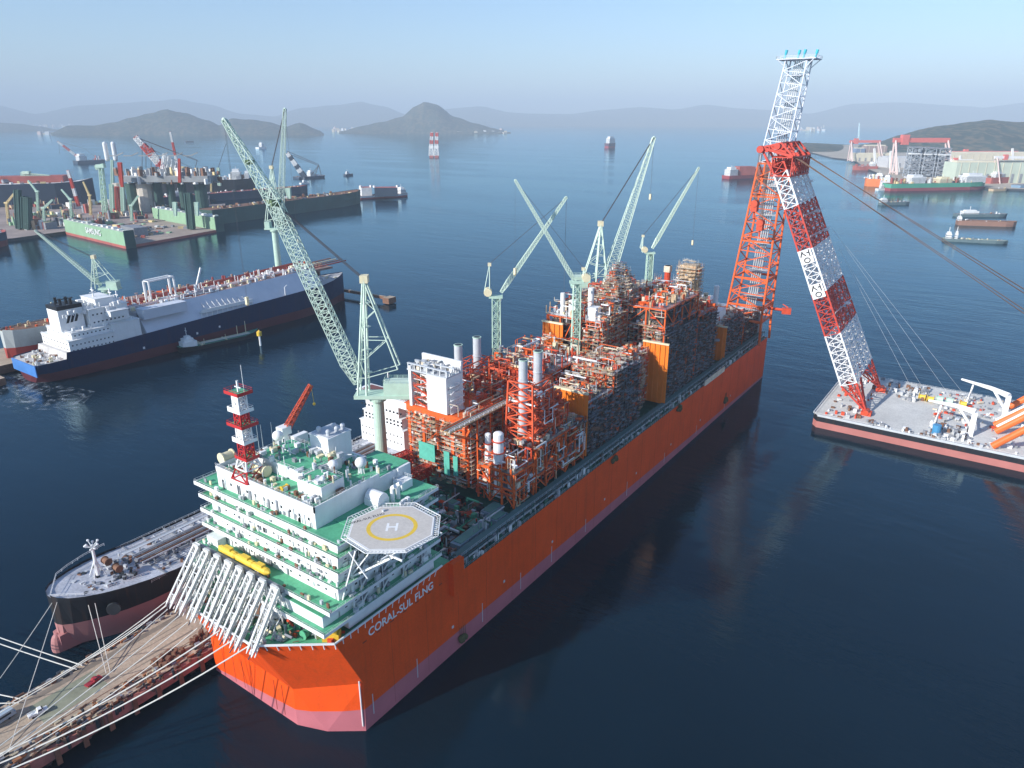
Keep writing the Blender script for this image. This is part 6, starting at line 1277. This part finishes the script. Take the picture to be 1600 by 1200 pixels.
block(1482, 1700, 262, 240, 120, "workshop", "long cream workshop at the right edge of the far yard", "workshop", crm)
block(1490, 1700, 286, 254, 70, "workshop", "pale green workshop in front of the cream one at far right", "workshop", pgm, crm)
block(1335, 1392, 252, 240, 60, "quay_shed", "low cream quay shed left of the red gantry cranes", "shed", crm)
block(1386, 1480, 262, 246, 90, "quay_shed", "low grey shed under the big red gantry beam", "shed", mat("pale grey shed", (.5, .5, .5), .8))
block(1336, 1350, 246, 232, 40, "quay_shed", "blue fronted shed at the tip of the far right yard", "shed", mat("slate blue shed", (.16, .22, .32), .7), crm)
block(1352, 1384, 246, 228, 60, "quay_shed", "brown topped shed beside the blue fronted one", "shed", mat("brown shed", (.3, .22, .2), .8), crm)
def goliath(label, x0, x1, pyb, pyt, w, name="gantry_crane"):
    a_ = G(x0, pyb, 5); b2 = V(x1, pyb, a_); ta, tb_ = V(x0, pyt, a_), V(x1, pyt, a_); t = thing(name, label, "gantry crane", (a_.x, a_.y, 5)); f = MB()
    L = (tb_ - ta).length; n = Vector((-CR.y, CR.x, 0)); c = (ta + tb_) / 2; f.obox((c.x, c.y, c.z - w * .5), L, w * .8, w, YAW); f.build("beam", mat("faded gantry red", (.62, .16, .14), .6, .1), t)
    f = MB(); f.obox(tuple(ta.lerp(tb_, .2) - Vector((0, 0, w))), w * 1.6, w * 1.3, w * 2.2, YAW); f.build("trolley", MATS["faded gantry red"], t)
    f = MB()
    for top, bot, s_ in ((ta, a_, 1), (tb_, b2, -1)):
        for o in (-1, 1): f.bar(top + n * o * 4 + CR * s_ * 6, Vector((bot.x, bot.y, 5)) + n * o * 26, w * .38); f.bar(top + CR * s_ * 14, Vector((bot.x, bot.y, 5)) + CR * s_ * 2 + n * o * 10, w * .25)
        f.bar(Vector((bot.x, bot.y, 12)) - n * 26, Vector((bot.x, bot.y, 12)) + n * 26, w * .3)
    f.build("gantry_leg", mat("pale pink gantry leg", (.66, .50, .46), .6, .1), t); return t
goliath("largest red goliath gantry crane over the steel jackets in the far right yard", 1396, 1483, 272, 219, 15)
goliath("faded red gantry crane at the seaward tip of the far right yard", 1328, 1376, 252, 221, 11)
goliath("low red gantry crane before the wooded hill at far right", 1488, 1590, 260, 238, 10)
for k, (x0, x1, yb, yt) in enumerate(((1486, 1520, 284, 251), (1554, 1640, 286, 246))): goliath("white portal gantry in front of the workshops, %s one" % ("narrower" if k == 0 else "wider"), x0, x1, yb, yt, 7).children[0].data.materials[0] = palew
# steel jackets
for k, (x0, x1, lab) in enumerate(((1414, 1430, "left"), (1434, 1452, "middle"), (1456, 1474, "right"))):
    B = G((x0 + x1) / 2, 276, 5); tp = V((x0 + x1) / 2, 231 + k, B); wd = (V(x1, 276, B) - V(x0, 276, B)).length
    f = MB(); f.truss((B.x, B.y, 5), (B.x, B.y, tp.z), wd, wd, wd * .9, wd * .9, 6, CR, 2.2, 1.6, x=True)
    for u in (.25, .5, .78, 1): f.obox((B.x, B.y, 5 + (tp.z - 5) * u), wd * 1.05, wd, 4, YAW, 1 if u != .78 else 2); 
    for j in range(30): f.obox((B.x + fr.uniform(-.5, .5) * wd, B.y + fr.uniform(-.5, .5) * wd, 5 + (tp.z - 5) * fr.random() * .9), fr.uniform(3, 10), fr.uniform(3, 10), fr.uniform(3, 12), YAW, fr.choice([0, 1, 1, 0]))
    solo("steel_module", f, [mat("grey steel lattice", (.30, .33, .36), .6), midgrey, palew], "grey stacked steel module under the red gantry, %s of three" % lab, "module", (B.x, B.y, 5))
stick("tall pale blue pole crane at the tip of the far right yard", (1341, 226), [(1341, 224), (1343, 192)], 9, 4, [mat("pale cyan far paint", (.5, .68, .72), .6)], lw=3)
for k, (bx_, by_, tx_, ty_) in enumerate(((1392, 268, 1392, 236), (1404, 270, 1400, 242), (1368, 256, 1366, 232), (1500, 262, 1500, 243), (1582, 262, 1582, 232))):
    stick("white jib crane among the sheds of the far right yard, %s from the left" % ["second", "third", "first", "fourth", "fifth"][k], (bx_, by_), [(bx_, by_ - 1), (tx_, ty_)], 7, 5, [palew], lw=2.2, group="white cranes in the far right yard")
# ships at the right yard
far_ship("drill_ship", "green hulled ship with dull red bottom lying along the far right quay", "ship", (1392, 299), (1545, 296), 42, 19, two_tone("far green hull", (.08, .33, .22), (.28, .07, .08), 8), 0, [(.2, .34, 17, .8, palew), (.5, .62, 12, .7, cream), (.76, .96, 18, .8, palew)], rust, kitn=120, kh=16, kpal=(0, 0, 4, 5, 2))
far_ship("offshore_ship", "orange bowed ship moored bow out beside the green hulled one", "ship", (1380, 292), (1350, 291), 34, 21, mat("far orange hull", (.75, .19, .05), .5), 0, [(.1, .5, 12, .7, palew)], kitn=26, kh=14, kpal=(0, 0, 4, 5))
far_ship("offshore_ship", "pale grey ship squeezed between the orange bowed and the green ship", "ship", (1392, 294), (1372, 293), 30, 17, mat("far pale hull", (.62, .55, .56), .6), 0, [(.2, .7, 13, .7, palew)], kitn=16, kh=16, kpal=(0, 0, 4))
far_ship("offshore_ship", "low dark red ship moored at the tip of the far right yard", "ship", (1372, 266), (1336, 266), 44, 14, brick, 0, [(.1, .25, 12, .7, palew)], kitn=24, kh=9, kpal=(0, 5, 5, 1))
far_ship("cargo_ship", "brick red ship half hidden at the far right quay", "ship", (1548, 290), (1588, 288), 40, 22, brick, 0, [(.2, .5, 12, .7, palew)], kitn=40, kh=12, kpal=(0, 2, 5))
far_ship("cargo_ship", "small tan barge in front of the brick red ship at far right", "barge", (1552, 299), (1576, 298), 16, 6, tan, 0, [], kitn=6, kh=3)
far_ship("cargo_ship", "blue grey hull entering the picture at the far right edge", "ship", (1594, 297), (1680, 293), 30, 12, mat("far blue hull", (.18, .28, .38), .6), 0, [(.3, .5, 14, .7, palew)], kitn=20, kh=8)
far_ship("work_boat", "small white boat at the orange bowed ship's side", "boat", (1372, 298), (1388, 297.5), 12, 5, palew, 0, [(.3, .6, 8, .7, palew)], kitn=0)
far_ship("gravel_barge", "grey barge with a white tug lying nearest the far right yard", "barge", (1378, 321), (1424, 320), 16, 6, mat("dark teal barge", (.10, .15, .16), .7), 0, [(.0, .2, 7, .6, palew)], midgrey, kitn=26, kh=4)
far_ship("gravel_barge", "dark barge with a long white deckhouse, topmost of the three stacked at right", "barge", (1496, 339), (1577, 339), 18, 5, mat("dark teal barge", (.10, .15, .16), .7), 0, [(.12, .42, 6, .7, palew)], midgrey, kitn=16, kh=5)
far_ship("gravel_barge", "long rusty brown barge with an empty hold, middle of the three at right", "barge", (1497, 352), (1590, 355), 20, 8, mat("rusty brown barge side", (.26, .14, .10), .8), 0, [(.0, .06, 6, .6, palew)], rust, kitn=6, kh=2)
far_ship("gravel_barge", "low barge with a white tug at its left end, lowest of the three at right", "barge", (1474, 377), (1576, 382), 16, 4, mat("dark teal barge", (.10, .15, .16), .7), 0, [(.04, .12, 8, .7, palew), (.18, .22, 9, .5, palew)], mat("pale green barge deck", (.3, .36, .3), .8), kitn=30, kh=3)
# town along the far shores
fr = random.Random(33)
for i, (x0, x1, yb, n_, hmax, lab) in enumerate(((520, 620, 206.5, 70, 60, "pale houses strung along the shore left of the peaked island"), (640, 790, 208.5, 80, 50, "pale houses along the foot of the peaked island"), (60, 240, 210.5, 40, 50, "few pale houses on the shore of the left island"), (30, 110, 200, 40, 90, "pale town under the far left hills"), (1230, 1290, 205, 26, 70, "pale hamlet on the far shore right of the flare tower"))):
    f = MB()
    for k in range(n_): p = G(fr.uniform(x0, x1), yb - abs(fr.gauss(0, 2.2)), 4); s = fr.uniform(25, 70); f.obox((p.x, p.y, -2), s, s * .6, fr.uniform(.3, 1) * hmax, fr.uniform(0, 1.5), fr.randrange(3))
    c = G((x0 + x1) / 2, yb, 0); tag(f.build("far_town", [palew, mat("pinkish town wall", (.55, .42, .38), .8), tan2]), lab, "town", None, "stuff")
# ------------------------------------------------------------------ haze
mb = MB(); mb.box(-46000, 46000, -26000, 46000, -1, 1400)
hz = mb.build("haze", []); tag(hz, kind="stuff")
# the sea must lie inside with its bottom a metre above the haze floor
m = bpy.data.materials.new("haze air"); m.use_nodes = True; t = m.node_tree; t.nodes.remove(t.nodes["Principled BSDF"])
pv = t.nodes.new("ShaderNodeVolumePrincipled"); pv.inputs["Color"].default_value = (0.73, 0.87, 1.0, 1); pv.inputs["Density"].default_value = 7.5e-5
pv.inputs["Anisotropy"].default_value = -0.1
t.links.new(pv.outputs[0], t.nodes["Material Output"].inputs["Volume"]); hz.data.materials.append(m)
